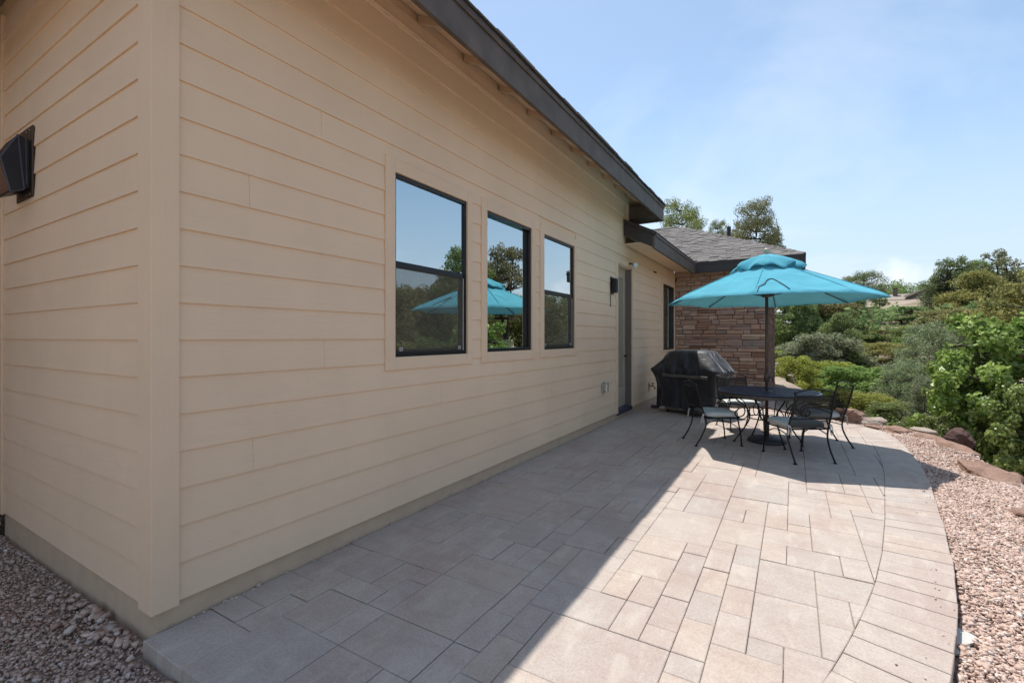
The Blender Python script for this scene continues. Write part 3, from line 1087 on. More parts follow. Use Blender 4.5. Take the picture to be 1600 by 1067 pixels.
# shingles on the slope that faces the patio
rsn = random.Random(21)
slope = math.hypot(1, 0.5)
rows, exposure = 26, 0.142
for rr in range(rows):
    s0 = rr * exposure / slope
    s1 = min(s0 + (exposure + 0.03) / slope, t)
    xl, xr = EX - s0, HX - s0
    xl = max(xl, xr - 2.25)
    x = xl - rsn.uniform(0, 0.25)
    lift = 0.006
    while x < xr:
        L = rsn.choice([0.15, 0.2, 0.26, 0.30])
        a, b = max(x, xl), min(x + L, xr)
        x += L
        if b - a < 0.05:
            continue
        th = rsn.choice([0.004, 0.005, 0.016])
        dy = rsn.uniform(-0.006, 0.006)
        zz = lambda s: LE + 0.5 * s
        e0, e1 = s0 + dy, s1
        pts = [(a + .002, WY + e0, zz(e0) + lift + 0.006 + th), (b - .002, WY + e0, zz(e0) + lift + 0.006 + th),
               (b - .002, WY + e1, zz(e1) + lift * .5 + th * .6), (a + .002, WY + e1, zz(e1) + lift * .5 + th * .6)]
        MB().slab(pts, th + 0.007).build('shingle', 'shingle', wing_roof)
# hip and ridge caps
for k in range(18):
    s0, s1 = k * 0.185, k * 0.185 + 0.235
    if s1 > t:
        break
    lift = 0.022
    w = 0.11
    ax, ay = HX - s0, WY + s0
    bx_, by_ = HX - s1, WY + s1
    za, zb = LE + .5 * s0 + lift + 0.014, LE + .5 * s1 + lift
    m = MB()
    m.slab([(ax - w, ay - .0, za - .022), (ax, ay, za + .012), (bx_, by_, zb + .012), (bx_ - w, by_ - .0, zb - .022)], 0.012)
    m.slab([(ax, ay, za + .012), (ax, ay + w, za - .022), (bx_, by_ + w, zb - .022), (bx_, by_, zb + .012)], 0.012)
    m.build('ridge_cap', 'shingle', wing_roof)
for k in range(9):
    x0 = HX - t - k * 0.25
    zr = LE + .5 * t
    m = MB()
    m.slab([(x0 - .3, WY + t - .12, zr - .03), (x0, WY + t - .12, zr - .022), (x0, WY + t, zr + .035), (x0 - .3, WY + t, zr + .028)], 0.012)
    m.build('ridge_cap', 'shingle', wing_roof)
vp = MB().lathe([(0.05, 0.0), (0.05, 0.44), (0.035, 0.44)], 14, (1.02, 13.1, 3.98))
vp.build('vent_pipe', 'bronze', wing_roof)

# ---- fittings on the walls
lamp = tag(empty('wall_lamp', (-1.80, 0, 2.28)), 'large dark bronze lantern on the narrow side wall at the left edge', 'wall lamp', 'lamps on the house walls')
MB().box(-0.20, 0.135, -0.0225, -0.014, 0.0, 0.46).build('back_plate', 'bronze_brown', lamp, bevel=0.002)
# pentagonal side profile in (y, z), extruded along x
prof = [(-0.024, 0.365), (-0.080, 0.385), (-0.158, 0.215), (-0.112, 0.010), (-0.052, 0.040), (-0.024, 0.06)]
for (x0, x1) in ((-0.165, 0.100),):
    n = len(prof)
    vs = [(x0, y, z) for y, z in prof] + [(x1, y, z) for y, z in prof]
    fs = [tuple(range(n)), tuple(range(n, 2 * n))[::-1]] + [(k, n + k, n + (k + 1) % n, (k + 1) % n) for k in range(n)]
    MB().add(vs, fs).build('lantern_body', 'lamp_black', lamp, bevel=0.004)
edge = MB()
edge.tube([(0.101, -0.080, 0.383), (0.101, -0.052, 0.042)], 0.0045, 6)
edge.tube([(0.101, -0.044, 0.372), (0.101, -0.040, 0.075)], 0.0040, 6)
edge.tube([(0.101, -0.080, 0.383), (0.101, -0.157, 0.215), (0.101, -0.112, 0.012)], 0.0045, 6)
edge.tube([(0.101, -0.112, 0.012), (0.101, -0.052, 0.040)], 0.0045, 6)
edge.build('edge_rim', 'rim_steel', lamp)
gl = MB()
gl.hexa([(-0.15, -0.1165, 0.022), (0.085, -0.1165, 0.022), (0.085, -0.112, 0.022), (-0.15, -0.112, 0.022),
         (-0.15, -0.1600, 0.203), (0.085, -0.1600, 0.203), (0.085, -0.1555, 0.203), (-0.15, -0.1555, 0.203)])
gl.build('glass', 'lamp_glass', lamp)
for x in (0.02, 0.085):
    for z in (0.022, 0.435):
        MB().lathe([(0.006, -0.001), (0.006, 0.003), (0.003, 0.005)], 8).build('rivet', 'rivet', lamp).location = (x, -0.0225, z)
for o in lamp.children:
    if o.name.startswith('rivet'):
        o.rotation_euler = (PI / 2, 0, 0)

l2 = tag(empty('wall_lamp', (0, 6.30, 2.09)), 'small dark box lamp beside the glass door', 'wall lamp', 'lamps on the house walls')
MB().box(0.0185, 0.028, -0.075, 0.075, -0.02, 0.255).build('back_plate', 'bronze', l2)
MB().box(0.0282, 0.105, -0.052, 0.052, 0.0, 0.228).build('shade', 'lamp_black', l2, bevel=0.004)
cd = tag(MB().tube([(0.024, 6.23, 2.07), (0.022, 6.23, 1.93), (0.022, 6.235, 1.86)], 0.006, 6).build('conduit', 'iron_tan'), 'thin brown conduit below the small box lamp', 'conduit')

fl = tag(empty('floodlight', (0.024, 7.20, 2.655)), 'white security light on dark bracket above the door', 'security light')
MB().tube([(0.0, 0.0, 0.03), (0.06, 0.0, 0.03), (0.065, 0.0, -0.01)], 0.014, 8).build('bracket', 'bronze', fl)
MB().lathe([(0.02, 0.0), (0.045, 0.03), (0.05, 0.075), (0.046, 0.08)], 16).build('head', 'white_plastic', fl, True).location = (0.095, 0.03, -0.05)
h2 = MB().lathe([(0.02, 0.0), (0.045, 0.03), (0.05, 0.075), (0.046, 0.08)], 16).build('head', 'white_plastic', fl, True)
h2.location = (0.07, 0.10, -0.02)
h2.rotation_euler = (0.9, 0.7, 0)

ob = tag(empty('outlet_box', (0.0, 5.90, 0.60)), 'weatherproof outlet box with clear bubble cover on the siding', 'outlet')
MB().box(0.0180, 0.034, -0.055, 0.055, -0.085, 0.085).build('back_plate', 'grey_plastic', ob, bevel=0.003)
MB().box(0.0345, 0.095, -0.045, 0.045, -0.072, 0.072).build('bubble_cover', 'bubble_plastic', ob, bevel=0.012)
MB().box(0.0345, 0.052, -0.022, 0.022, -0.05, 0.05).build('socket', 'white_plastic', ob)

hb = tag(empty('hose_bib', (0.017, 8.59, 0.366)), 'small brass hose tap between the door and the grill', 'tap')
MB().box(0.0, 0.014, -0.05, 0.03, -0.085, 0.08).build('wall_plate', 'foundation', hb, bevel=0.003)
MB().tube([(0.014, 0, 0.02), (0.09, 0, 0.02), (0.115, 0, -0.005), (0.118, 0, -0.045)], 0.014, 9).build('spout', 'brass', hb, True)
MB().lathe([(0.008, 0.0), (0.008, 0.03), (0.032, 0.034), (0.032, 0.046), (0.008, 0.05)], 14, (0.075, 0, 0.03)).build('wheel_handle', 'base_iron', hb, True)

vt = tag(MB().box(0.0035, 0.022, 8.99, 9.18, 2.745, 2.775).build('wall_vent', 'bronze_brown'), 'narrow slot vent in the siding under the low eave', 'vent')

# ================================================================== GROUND
def poly_clip(poly, a, b):
    """Keep the part of poly left of the directed line a->b."""
    out = []
    for k in range(len(poly)):
        p, q = poly[k], poly[(k + 1) % len(poly)]
        sp = (b[0] - a[0]) * (p[1] - a[1]) - (b[1] - a[1]) * (p[0] - a[0])
        sq = (b[0] - a[0]) * (q[1] - a[1]) - (b[1] - a[1]) * (q[0] - a[0])
        if sp >= 0:
            out.append(p)
        if (sp >= 0) != (sq >= 0):
            f = sp / (sp - sq)
            out.append((p[0] + f * (q[0] - p[0]), p[1] + f * (q[1] - p[1])))
    return out


# outer edge of the patio, from the near end round to the stone wall
EDGE = [(2.30, -0.06), (2.56, 0.30), (2.78, 0.70), (2.95, 1.12), (3.064, 1.486), (3.165, 1.856), (3.25, 2.21), (3.345, 2.70), (3.455, 3.41),
        (3.54, 4.05), (3.63, 4.75), (3.695, 5.40), (3.727, 6.00), (3.742, 6.60), (3.735, 7.15), (3.690, 7.56), (3.52, 7.90), (3.20, 8.18), (2.85, 8.50),
        (2.40, 8.82), (1.80, 9.10), (1.00, 9.32)]


def offset_curve(pts, d):
    out = []
    for k in range(len(pts)):
        a = Vector(pts[max(k - 1, 0)]); b = Vector(pts[min(k + 1, len(pts) - 1)])
        tt = (b - a).normalized()
        nn = Vector((-tt.y, tt.x))
        out.append((pts[k][0] + nn.x * d, pts[k][1] + nn.y * d))
    return out


def resample(pts, step):
    P = [Vector(p) for p in pts]
    out = [P[0].copy()]
    acc = 0.0
    for a, b in zip(P, P[1:]):
        L = (b - a).length
        d = step - acc
        while d <= L:
            out.append(a + (b - a) * (d / L))
            d += step
        acc = L - (d - step)
    return out


INNER = offset_curve(EDGE, 0.335)
# the pavers' sand bed: only a dark sheet seen in the joints
bed = MB()
bed.prism([(-0.008, -0.040), (2.28, -0.040)] + offset_curve(EDGE[1:], 0.012) + [(-0.008, 9.45)], -0.14, -0.011)
patio = tag(bed.build('patio', 'fabric_bed'), kind='structure')

MX, MY, OX, OY = 0.142, 0.1452, -0.060, -0.051
NXc, NYc = 28, 76
occ = [[False] * NYc for _ in range(NXc)]
sizes = [((3, 3), 8), ((3, 2), 12), ((2, 3), 11), ((2, 2), 9), ((2, 1), 6), ((1, 2), 6), ((4, 3), 1.5), ((3, 4), 1), ((1, 1), 0.7)]
rp = random.Random(4)
fine_step = resample(INNER, 0.05)


def inside_inner(x, y):
    # x limit of the inner curve at this y
    if y <= INNER[0][1]:
        return x < INNER[0][0]
    for (a, b) in zip(INNER, INNER[1:]):
        if a[1] <= y <= b[1] and b[1] > a[1]:
            f = (y - a[1]) / (b[1] - a[1])
            return x < a[0] + f * (b[0] - a[0])
    return False


def fits(i, j, w, h):
    if i + w > NXc or j + h > NYc:
        return False
    for p_ in range(i, i + w):
        for q_ in range(j, j + h):
            if occ[p_][q_]:
                return False
    # the long straight joints of the photograph
    x0, x1 = OX + i * MX, OX + (i + w) * MX
    ya, yb = OY + j * MY, OY + (j + h) * MY
    for X, a, b in ((2.070, 0.85, 3.3), (2.354, 1.35, 3.3), (2.922, 2.2, 3.3), (0.792, 0.2, 1.6)):
        if x0 < X - 0.03 and x1 > X + 0.03 and ya < b - .05 and yb > a + .05:
            return False
    return True


paver_polys = []
for j in range(NYc):
    for i in range(NXc):
        if occ[i][j]:
            continue
        opts = sizes[:]
        while True:
            tot = sum(w for _, w in opts)
            r = rp.uniform(0, tot)
            for k, (sz, w) in enumerate(opts):
                r -= w
                if r <= 0:
                    break
            if fits(i, j, *sz):
                break
            opts.pop(k)
            if not opts:
                sz = (1, 1)
                break
        for p_ in range(i, min(i + sz[0], NXc)):
            for q_ in range(j, min(j + sz[1], NYc)):
                occ[p_][q_] = True
        g = 0.0017
        x0, x1 = OX + i * MX + g, OX + (i + sz[0]) * MX - g
        ya, yb = OY + j * MY + g, OY + (j + sz[1]) * MY - g
        x0 = max(x0, 0.004)
        yb = min(yb, 9.44)
        if x1 - x0 < 0.03 or yb - ya < 0.03:
            continue
        paver_polys.append([(x0, ya), (x1, ya), (x1, yb), (x0, yb)])

# the curve as local half-planes: clip each paver by the edge segments near it
seg = list(zip(INNER, INNER[1:]))
count = 0
final = []
for poly in paver_polys:
    cx = sum(p[0] for p in poly) / 4
    cy = sum(p[1] for p in poly) / 4
    q = poly
    near = [(a, b) for a, b in seg if min(abs(a[1] - cy), abs(b[1] - cy)) < 0.75 and min(abs(a[0] - cx), abs(b[0] - cx)) < 1.0]
    for a, b in near:
        # shrink a hair for the joint
        tt = (Vector(b) - Vector(a)).normalized()
        nn = Vector((-tt.y, tt.x)) * 0.0012
        q = poly_clip(q, (a[0] + nn.x, a[1] + nn.y), (b[0] + nn.x, b[1] + nn.y))
        if len(q) < 3:
            break
    if len(q) < 3:
        continue
    # drop slivers and pavers outside the curve
    ar = abs(sum(q[k][0] * q[(k + 1) % len(q)][1] - q[(k + 1) % len(q)][0] * q[k][1] for k in range(len(q)))) / 2
    cy2 = sum(p[1] for p in q) / len(q)
    cx2 = sum(p[0] for p in q) / len(q)
    if ar < 0.0006 or not (inside_inner(cx2, cy2)):
        continue
    dz = rp.uniform(-0.0035, 0.0030)
    clean = [q[0]]
    for p in q[1:]:
        if (Vector(p) - Vector(clean[-1])).length > 0.006:
            clean.append(p)
    if (Vector(clean[0]) - Vector(clean[-1])).length < 0.006:
        clean.pop()
    if len(clean) < 3:
        continue
    final.append((cy2 + abs(cx2 - 1.8) * 0.4, clean, dz))
final.sort(key=lambda q: q[0])
rest = MB()
for q_, clean, dz in final:
    if count < 300:
        count += 1
        MB().prism(clean, -0.085, dz, rp.uniform(0.0026, 0.0046)).build('paver', 'paver', patio)
    else:
        rest.prism(clean, -0.085, dz, 0.0032)
if rest.v:
    tag(rest.build('far_pavers', 'paver', patio), kind='stuff')
# border course round the curve
o_pts, i_pts = EDGE, INNER
N = 62
O = resample(o_pts, sum((Vector(b) - Vector(a)).length for a, b in zip(o_pts, o_pts[1:])) / N - 1e-6)
I = resample(i_pts, sum((Vector(b) - Vector(a)).length for a, b in zip(i_pts, i_pts[1:])) / N - 1e-6)
for k in range(min(len(O), len(I)) - 1):
    a, b, c, d = I[k], O[k], O[k + 1], I[k + 1]
    al = (c - b).normalized() * 0.0028
    rd = (b - a).normalized() * 0.0015
    j = rp.uniform(-0.003, 0.003)
    q = [a + al + rd, b + al + rd.normalized() * j, c - al + rd.normalized() * j, d - al + rd]
    MB().prism([(p.x, p.y) for p in q], -0.085, rp.uniform(-0.002, 0.002), 0.0032).build('border_paver', 'paver', patio)
    count += 1
print('pavers', count)

# grit and crumbs along the wall joint
cr = np.empty((0, 3))


def chips(n, xs, ys, zs, smin, smax, r, flat=0.55):
    """n angular stone chips: jittered, rotated boxes as one vertex/face pair."""
    base = np.array([(x, y, z) for z in (-1, 1) for x, y in ((-1, -1), (1, -1), (1, 1), (-1, 1))], float)
    quads = np.array([(3, 2, 1, 0), (4, 5, 6, 7), (0, 1, 5, 4), (1, 2, 6, 5), (2, 3, 7, 6), (3, 0, 4, 7)])
    s = r.uniform(smin, smax, (n, 1)) * np.exp(r.normal(0, 0.25, (n, 1)))
    dims = np.stack([np.ones(n), r.uniform(0.55, 0.95, n), r.uniform(0.3, 0.3 + flat, n)], 1) * s * 0.5
    P = base[None] * dims[:, None, :] * (1 + r.uniform(-0.72, 0.42, (n, 8, 3)))
    # flattish lie: rotate about z, then tilt at random
    az = r.uniform(0, 2 * PI, n)
    tx = r.normal(0, 0.38, n); ty = r.normal(0, 0.38, n)
    ca, sa = np.cos(az), np.sin(az)
    x, y, z = P[..., 0], P[..., 1], P[..., 2]
    x, y = x * ca[:, None] - y * sa[:, None], x * sa[:, None] + y * ca[:, None]
    y, z = y * np.cos(tx)[:, None] - z * np.sin(tx)[:, None], y * np.sin(tx)[:, None] + z * np.cos(tx)[:, None]
    x, z = x * np.cos(ty)[:, None] - z * np.sin(ty)[:, None], x * np.sin(ty)[:, None] + z * np.cos(ty)[:, None]
    P = np.stack([x + xs[:, None], y + ys[:, None], z + zs[:, None]], -1)
    F = (np.arange(n)[:, None, None] * 8 + quads[None]).reshape(-1, 4)
    return P.reshape(-1, 3), F


n = 420
ys = rng.uniform(0.05, 9.0, n)
keep = rng.random(n) < np.where(np.sin(ys * 3.1) + np.sin(ys * 7.3) > 0.1, 1.0, 0.25)
ys = ys[keep]
n = len(ys)
V_, F_ = chips(n, rng.uniform(-0.004, 0.022, n), ys, np.full(n, 0.002), 0.005, 0.014, rng)
tag(put('wall_crumbs', np_mesh('wall_crumbs', V_, F_, 4), 'gravel_chips', None), kind='stuff')


# ---- terrain
ROCKLINE = [(2.75, -3.0), (3.55, -0.5), (3.85, 1.5), (4.02, 3.0), (4.12, 4.2), (4.22, 5.2), (4.32, 6.1), (4.25, 6.9), (4.15, 7.6), (3.85, 8.2), (3.45, 8.70), (2.95, 9.1), (2.50, 9.55), (2.25, 10.3), (2.20, 11.4), (2.20, 14.0), (2.4, 18)]


def rock_dist(X, Y):
    """Signed distance outward of the rock line (positive beyond it)."""
    best = np.full(X.shape, 1e9)
    sign = np.ones(X.shape)
    for (a, b) in zip(ROCKLINE, ROCKLINE[1:]):
        dx, dy = b[0] - a[0], b[1] - a[1]
        L2 = dx * dx + dy * dy
        f = np.clip(((X - a[0]) * dx + (Y - a[1]) * dy) / L2, 0, 1)
        px, py = a[0] + f * dx, a[1] + f * dy
        d = np.hypot(X - px, Y - py)
        cr_ = dx * (Y - a[1]) - dy * (X - a[0])
        upd = d < best
        best = np.where(upd, d, best)
        sign = np.where(upd, np.where(cr_ < 0, 1.0, -1.0), sign)
    return best * sign


def terrain_z(X, Y):
    X = np.asarray(X, float); Y = np.asarray(Y, float)
    d = rock_dist(X, Y)
    rad = np.hypot(X - 2.5, Y + 1.0)
    drop = np.interp(d, [-0.05, 0.25, 0.7, 1.6, 4.5, 10, 18], [-0.16, -0.30, -0.62, -0.92, -1.25, -1.5, -1.6])
    rise = np.interp(rad, [0, 22, 28, 36, 50, 75, 110, 160, 260, 2000], [0, 0, 0.35, 1.5, 3.4, 6.2, 9.5, 13.5, 18, 18])
    east = np.clip((X - 2.0) / 10.0, 0, 1)
    rough = 0.10 * vnoise(np.stack([X * 0.35, Y * 0.35, X * 0], -1).reshape(-1, 3), 3).reshape(X.shape) * np.clip((d - 0.8) / 3, 0, 1)
    big = 0.5 * vnoise(np.stack([X * 0.05, Y * 0.05, X * 0], -1).reshape(-1, 3), 8).reshape(X.shape) * np.clip((rad - 30) / 40, 0, 1)
    return drop + rise * np.clip((d - 1.0) / 6.0, 0, 1) + rough + big


# one sheet: fine near the patio, coarse to the horizon
def grid_lines(lo, hi, fine_lo, fine_hi, fine, growth):
    g = list(np.arange(fine_lo, fine_hi, fine))
    st_ = fine
    x = g[-1]
    while x < hi:
        st_ *= growth
        x += st_
        g.append(x)
    st_ = fine
    x = g[0]
    pre = []
    while x > lo:
        st_ *= growth
        x -= st_
        pre.append(x)
    return np.array(pre[::-1] + g)


gx = grid_lines(-1500, 1500, -3.0, 16.0, 0.22, 1.12)
gy = grid_lines(-1500, 1500, -2.5, 30.0, 0.25, 1.12)
GX, GY = np.meshgrid(gx, gy, indexing='ij')
GZ = terrain_z(GX, GY)
nx, ny = GX.shape
idx = np.arange(nx * ny).reshape(nx, ny)
F = np.stack([idx[:-1, :-1], idx[1:, :-1], idx[1:, 1:], idx[:-1, 1:]], -1).reshape(-1, 4)
Vg = np.stack([GX, GY, GZ], -1).reshape(-1, 3)
# under the house and the patio the sheet lies lower
inh = (Vg[:, 0] < 3.5) & (Vg[:, 0] > -8.3) & (Vg[:, 1] > 0.2) & (Vg[:, 1] < 17) & (rock_dist(Vg[:, 0], Vg[:, 1]) < -0.5)
Vg[inh, 2] -= 0.12
ground = tag(put('ground', np_mesh('ground', Vg, F, 4, True), 'hillside_soil'), kind='structure')

# ---- gravel beds: a bed sheet each, and one mass of chips
def edge_x(y):
    """Outer patio edge: x at this y (lower branch of the curve)."""
    pts = EDGE[:17]
    return np.interp(y, [p[1] for p in pts], [p[0] for p in pts])


def rock_x(y):
    return np.interp(y, [p[1] for p in ROCKLINE], [p[0] for p in ROCKLINE])


def grav_z(x, y):
    return -0.050 - 0.018 * np.sin(x * 3.1 + 1) * np.sin(y * 2.3) - 0.01 * np.sin(x * 9 + y * 7)


MB().box(-0.1, 2.2, 8.9, 11.04, -0.2, -0.066).build('gravel_bed', 'gravel_bed')['kind'] = 'structure'
yy = np.linspace(-1.4, 9.6, 90)
rows_ = []
for y in yy:
    if y < 7.9:
        lo = edge_x(y) - 0.06 if y > -0.06 else 2.2
    else:
        lo = np.interp(y, [7.9, 8.18, 8.50, 8.82, 9.1, 9.6], [3.40, 3.1, 2.75, 2.3, 1.7, 0.9])
    hi = rock_x(y) + 0.30
    xs = np.linspace(lo, hi, 26)
    rows_.append(np.stack([xs, np.full(26, y), grav_z(xs, np.full(26, y)) - 0.012 - 0.10 * np.clip((xs - hi + 0.22) / 0.22, 0, 1)], -1))
B = np.array(rows_)
bi = np.arange(B.shape[0] * 26).reshape(B.shape[0], 26)
F = np.stack([bi[:-1, :-1], bi[:-1, 1:], bi[1:, 1:], bi[1:, :-1]], -1).reshape(-1, 4)
tag(put('gravel_bed', np_mesh('gravel_bed', B.reshape(-1, 3), F, 4, True), 'gravel_bed'), kind='structure')
lx = np.linspace(-4.5, 2.3, 60)
ly = np.linspace(-2.4, 0.012, 30)
LX, LY = np.meshgrid(lx, ly, indexing='ij')
LZ = -0.078 - 0.015 * np.sin(LX * 4.1) * np.sin(LY * 3.7)
li = np.arange(LX.size).reshape(LX.shape)
F = np.stack([li[:-1, :-1], li[1:, :-1], li[1:, 1:], li[:-1, 1:]], -1).reshape(-1, 4)
tag(put('gravel_bed', np_mesh('gravel_bed', np.stack([LX, LY, LZ - 0.012], -1).reshape(-1, 3), F, 4, True), 'gravel_bed'), kind='structure')

BARE = [(3.225, 1.99, 0.062, 0.14), (3.105, 1.52, 0.050, 0.085)]     # where the weed cloth shows
Vs, Fs = [], []
off = 0
for n, ylo, yhi in ((46000, 0.6, 5.2), (19000, 5.2, 9.4)):
    ys = rng.uniform(ylo, yhi, n)
    lo = np.where(ys < 7.9, edge_x(ys) + 0.012, np.interp(ys, [7.9, 8.18, 8.50, 8.82, 9.1, 9.6], [3.55, 3.22, 2.88, 2.44, 1.85, 1.0]))
    hi = rock_x(ys) + 0.12
    xs = lo + (hi - lo) * rng.random(n)
    zs = grav_z(xs, ys) + rng.uniform(-0.006, 0.012, n)
    ok = np.ones(n, bool)
    for bx0, by0, ra, rb_ in BARE:
        ex = (xs - bx0) / ra
        ey = (ys - by0 - 0.25 * (xs - bx0)) / rb_
        ok &= (ex ** 2 + ey ** 2 + 0.35 * np.sin(xs * 60) * np.sin(ys * 45)) > 0.5
    xs, ys, zs = xs[ok], ys[ok], zs[ok]
    v, f = chips(len(xs), xs, ys, zs, 0.007, 0.021, rng)
    Vs.append(v); Fs.append(f + off); off += len(v)
n = 30000
xs = rng.uniform(-2.9, 2.0, n)
ys = -0.012 - rng.beta(1.0, 1.25, n) * 1.15
ok = ~((xs > -0.02) & (ys > -0.075))
xs, ys = xs[ok], ys[ok]
zs = -0.078 - 0.015 * np.sin(xs * 4.1) * np.sin(ys * 3.7) + rng.uniform(-0.006, 0.012, len(xs))
v, f = chips(len(xs), xs, ys, zs, 0.006, 0.0175, rng)
Vs.append(v); Fs.append(f + off); off += len(v)
# the coarser stones gathered against the corner
n = 120
xs = rng.normal(-0.35, 0.35, n); ys = -0.03 - np.abs(rng.normal(0, 0.07, n))
ok = ~((xs > -0.04) & (ys > -0.10)) & (xs < 0.4)
xs, ys = xs[ok], ys[ok]
v, f = chips(len(xs), xs, ys, np.full(len(xs), -0.055), 0.018, 0.034, rng, 0.6)
Vs.append(v); Fs.append(f + off); off += len(v)
n = 60
ys = rng.uniform(0.9, 7.6, n)
xs = edge_x(ys) - np.abs(rng.normal(0, 0.09, n)) - 0.008
v, f = chips(n, xs, ys, np.full(n, 0.004), 0.004, 0.012, rng)
Vs.append(v); Fs.append(f + off); off += len(v)
tag(put('gravel', np_mesh('gravel', np.concatenate(Vs), np.concatenate(Fs), 4), 'gravel_chips'), kind='stuff')
for k, (bx0, by0, ra, rb_) in enumerate(BARE):
    m = MB()
    m.prism([(bx0 - ra * 0.8 + 1.3 * ra * math.cos(q) * (1 + .3 * math.sin(q * 3) + .2 * math.sin(q * 7)), by0 + 1.2 * rb_ * math.sin(q) * (1 + .2 * math.sin(q * 5))) for q in np.linspace(0, 2 * PI, 26)[:-1]], -0.066, -0.0560)
    tag(m.build('weed_cloth', 'fabric_white'), ['longer white patch of weed cloth bared in the gravel along the patio edge',
                                                'small white patch of weed cloth bared at the very bottom of the patio edge'][k], 'weed cloth', 'bare patches of weed cloth')
# ================================================================== BOULDERS
def boulder(name, x, y, z, sx, sy, sz, rz, seed, mat, label, flat=0.5, tilt=(0, 0)):
    bm = bmesh.new()
    bmesh.ops.create_icosphere(bm, subdivisions=4, radius=1.0)
    r = np.random.default_rng(seed)
    P = np.array([v.co[:] for v in bm.verts])
    # split planes give the rock its faces
    for _ in range(16):
        nrm = r.normal(size=3); nrm[2] *= 0.8
        nrm /= np.linalg.norm(nrm)
        d = r.uniform(0.46, 0.84)
        dot = P @ nrm
        P = P - np.clip(dot - d, 0, None)[:, None] * nrm * 0.92
    P[:, 2] = np.where(P[:, 2] > flat, flat + (P[:, 2] - flat) * 0.22, P[:, 2])
    nz = vnoise(P * 1.3, seed) * 0.13 + vnoise(P * 3.4, seed + 1) * 0.065 + vnoise(P * 8.0, seed + 2) * 0.032
    lay = 0.04 * np.sign(np.sin(P[:, 2] * 17 + 2 * vnoise(P, seed + 4))) * (1 - np.abs(P[:, 2]))
    P *= (1 + nz + lay)[:, None]
    P *= np.array([sx, sy, sz * 1.1]) * 1.0
    for v, p in zip(bm.verts, P):
        v.co = p
    me = bpy.data.meshes.new(name)
    bm.to_mesh(me)
    bm.free()
    o = put(name, me, mat)
    o.location = (x, y, z)
    o.rotation_euler = (tilt[0], tilt[1], rz)
    tag(o, label, 'rock', 'rocks edging the gravel')
    return o


ROCKS = [
    (3.30, 8.62, 0.02, 0.30, 0.22, 0.20, 0.3, 1, 'rock_red', 'dark red-brown rock half hidden behind the far right patio chair', 0.7, (0, 0)),
    (3.66, 8.52, -0.03, 0.26, 0.20, 0.13, -0.3, 2, 'rock_pale', 'pale rounded rock behind the narrow brown slab', 0.6, (0, 0)),
    (3.62, 8.10, -0.06, 0.14, 0.10, 0.11, -0.5, 3, 'rock_red', 'smallest flat brown rock at the far bend of the patio', 0.5, (0.1, 0)),
    (3.86, 7.98, -0.08, 0.27, 0.15, 0.16, -0.75, 4, 'rock_red', 'long brown slab with one straight sunlit top edge at the far bend', 0.5, (0, 0.15)),
    (4.22, 8.30, -0.10, 0.26, 0.18, 0.15, -0.7, 5, 'rock_pale', 'pale flat slab lying behind the row of brown rocks', 0.4, (0, 0)),
    (4.13, 7.60, -0.07, 0.33, 0.17, 0.12, -0.9, 6, 'rock_red', 'orange-brown slab just short of the dark purple lump', 0.5, (0, 0.1)),
    (4.44, 7.62, -0.02, 0.20, 0.17, 0.16, -0.3, 7, 'rock_dark', 'dark purplish lump of rock sitting on the row', 0.75, (0, 0)),
    (4.30, 6.98, -0.08, 0.34, 0.21, 0.16, -1.0, 8, 'rock_red', 'broad rock with sunlit flat top and dark broken end', 0.45, (0.05, 0.08)),
    (4.24, 6.22, -0.13, 0.26, 0.22, 0.13, -0.9, 9, 'rock_pale', 'low pinkish rock almost buried in the gravel', 0.5, (0, 0)),
    (4.25, 5.62, -0.08, 0.48, 0.24, 0.15, -1.22, 10, 'rock_red', 'largest flat pink-brown slab with a deep shadow under its edge', 0.4, (0.10, 0.05)),
    (4.32, 4.82, -0.10, 0.30, 0.20, 0.13, -1.0, 11, 'rock_red', 'orange rock at the right picture edge below the largest slab', 0.45, (0, 0)),
    (4.22, 4.25, -0.11, 0.22, 0.20, 0.15, -0.6, 12, 'rock_red', 'rough pinkish rock cut by the right picture edge', 0.6, (0, 0)),
    (4.30, 3.55, -0.10, 0.42, 0.26, 0.17, -1.3, 13, 'rock_red', 'long red-brown edging rock just beyond the rough pinkish one', 0.5, (0, 0)),
    (4.22, 2.75, -0.10, 0.36, 0.25, 0.18, -1.2, 14, 'rock_red', 'last red-brown edging rock level with the near patio curve', 0.5, (0, 0)),
    (4.62, 5.55, -0.34, 0.34, 0.26, 0.26, -1.0, 15, 'rock_dark', 'dark lower rock under the outer side of the largest slab', 0.6, (0, 0)),
    (4.72, 6.7, -0.40, 0.40, 0.30, 0.28, -1.0, 16, 'rock_red', 'lower brown rock behind the broad flat-topped rock', 0.6, (0, 0)),
]
for q in ROCKS:
    x, y, z, sx, sy, sz, rz, seed, mat, lab, fl_, tl = q
    o = boulder('boulder', x, y, z, sx, sy, sz, rz, seed, mat, lab, fl_, tl)

# ================================================================== UMBRELLA
UX, UY = 2.235, 5.98
umb = tag(empty('patio_umbrella', (UX, UY, 0)), 'open turquoise patio umbrella with vent cap over the round table', 'umbrella')
R_C, Z_RIM, Z_TOP = 1.275, 1.865, 2.365
PH0 = math.radians(-3)


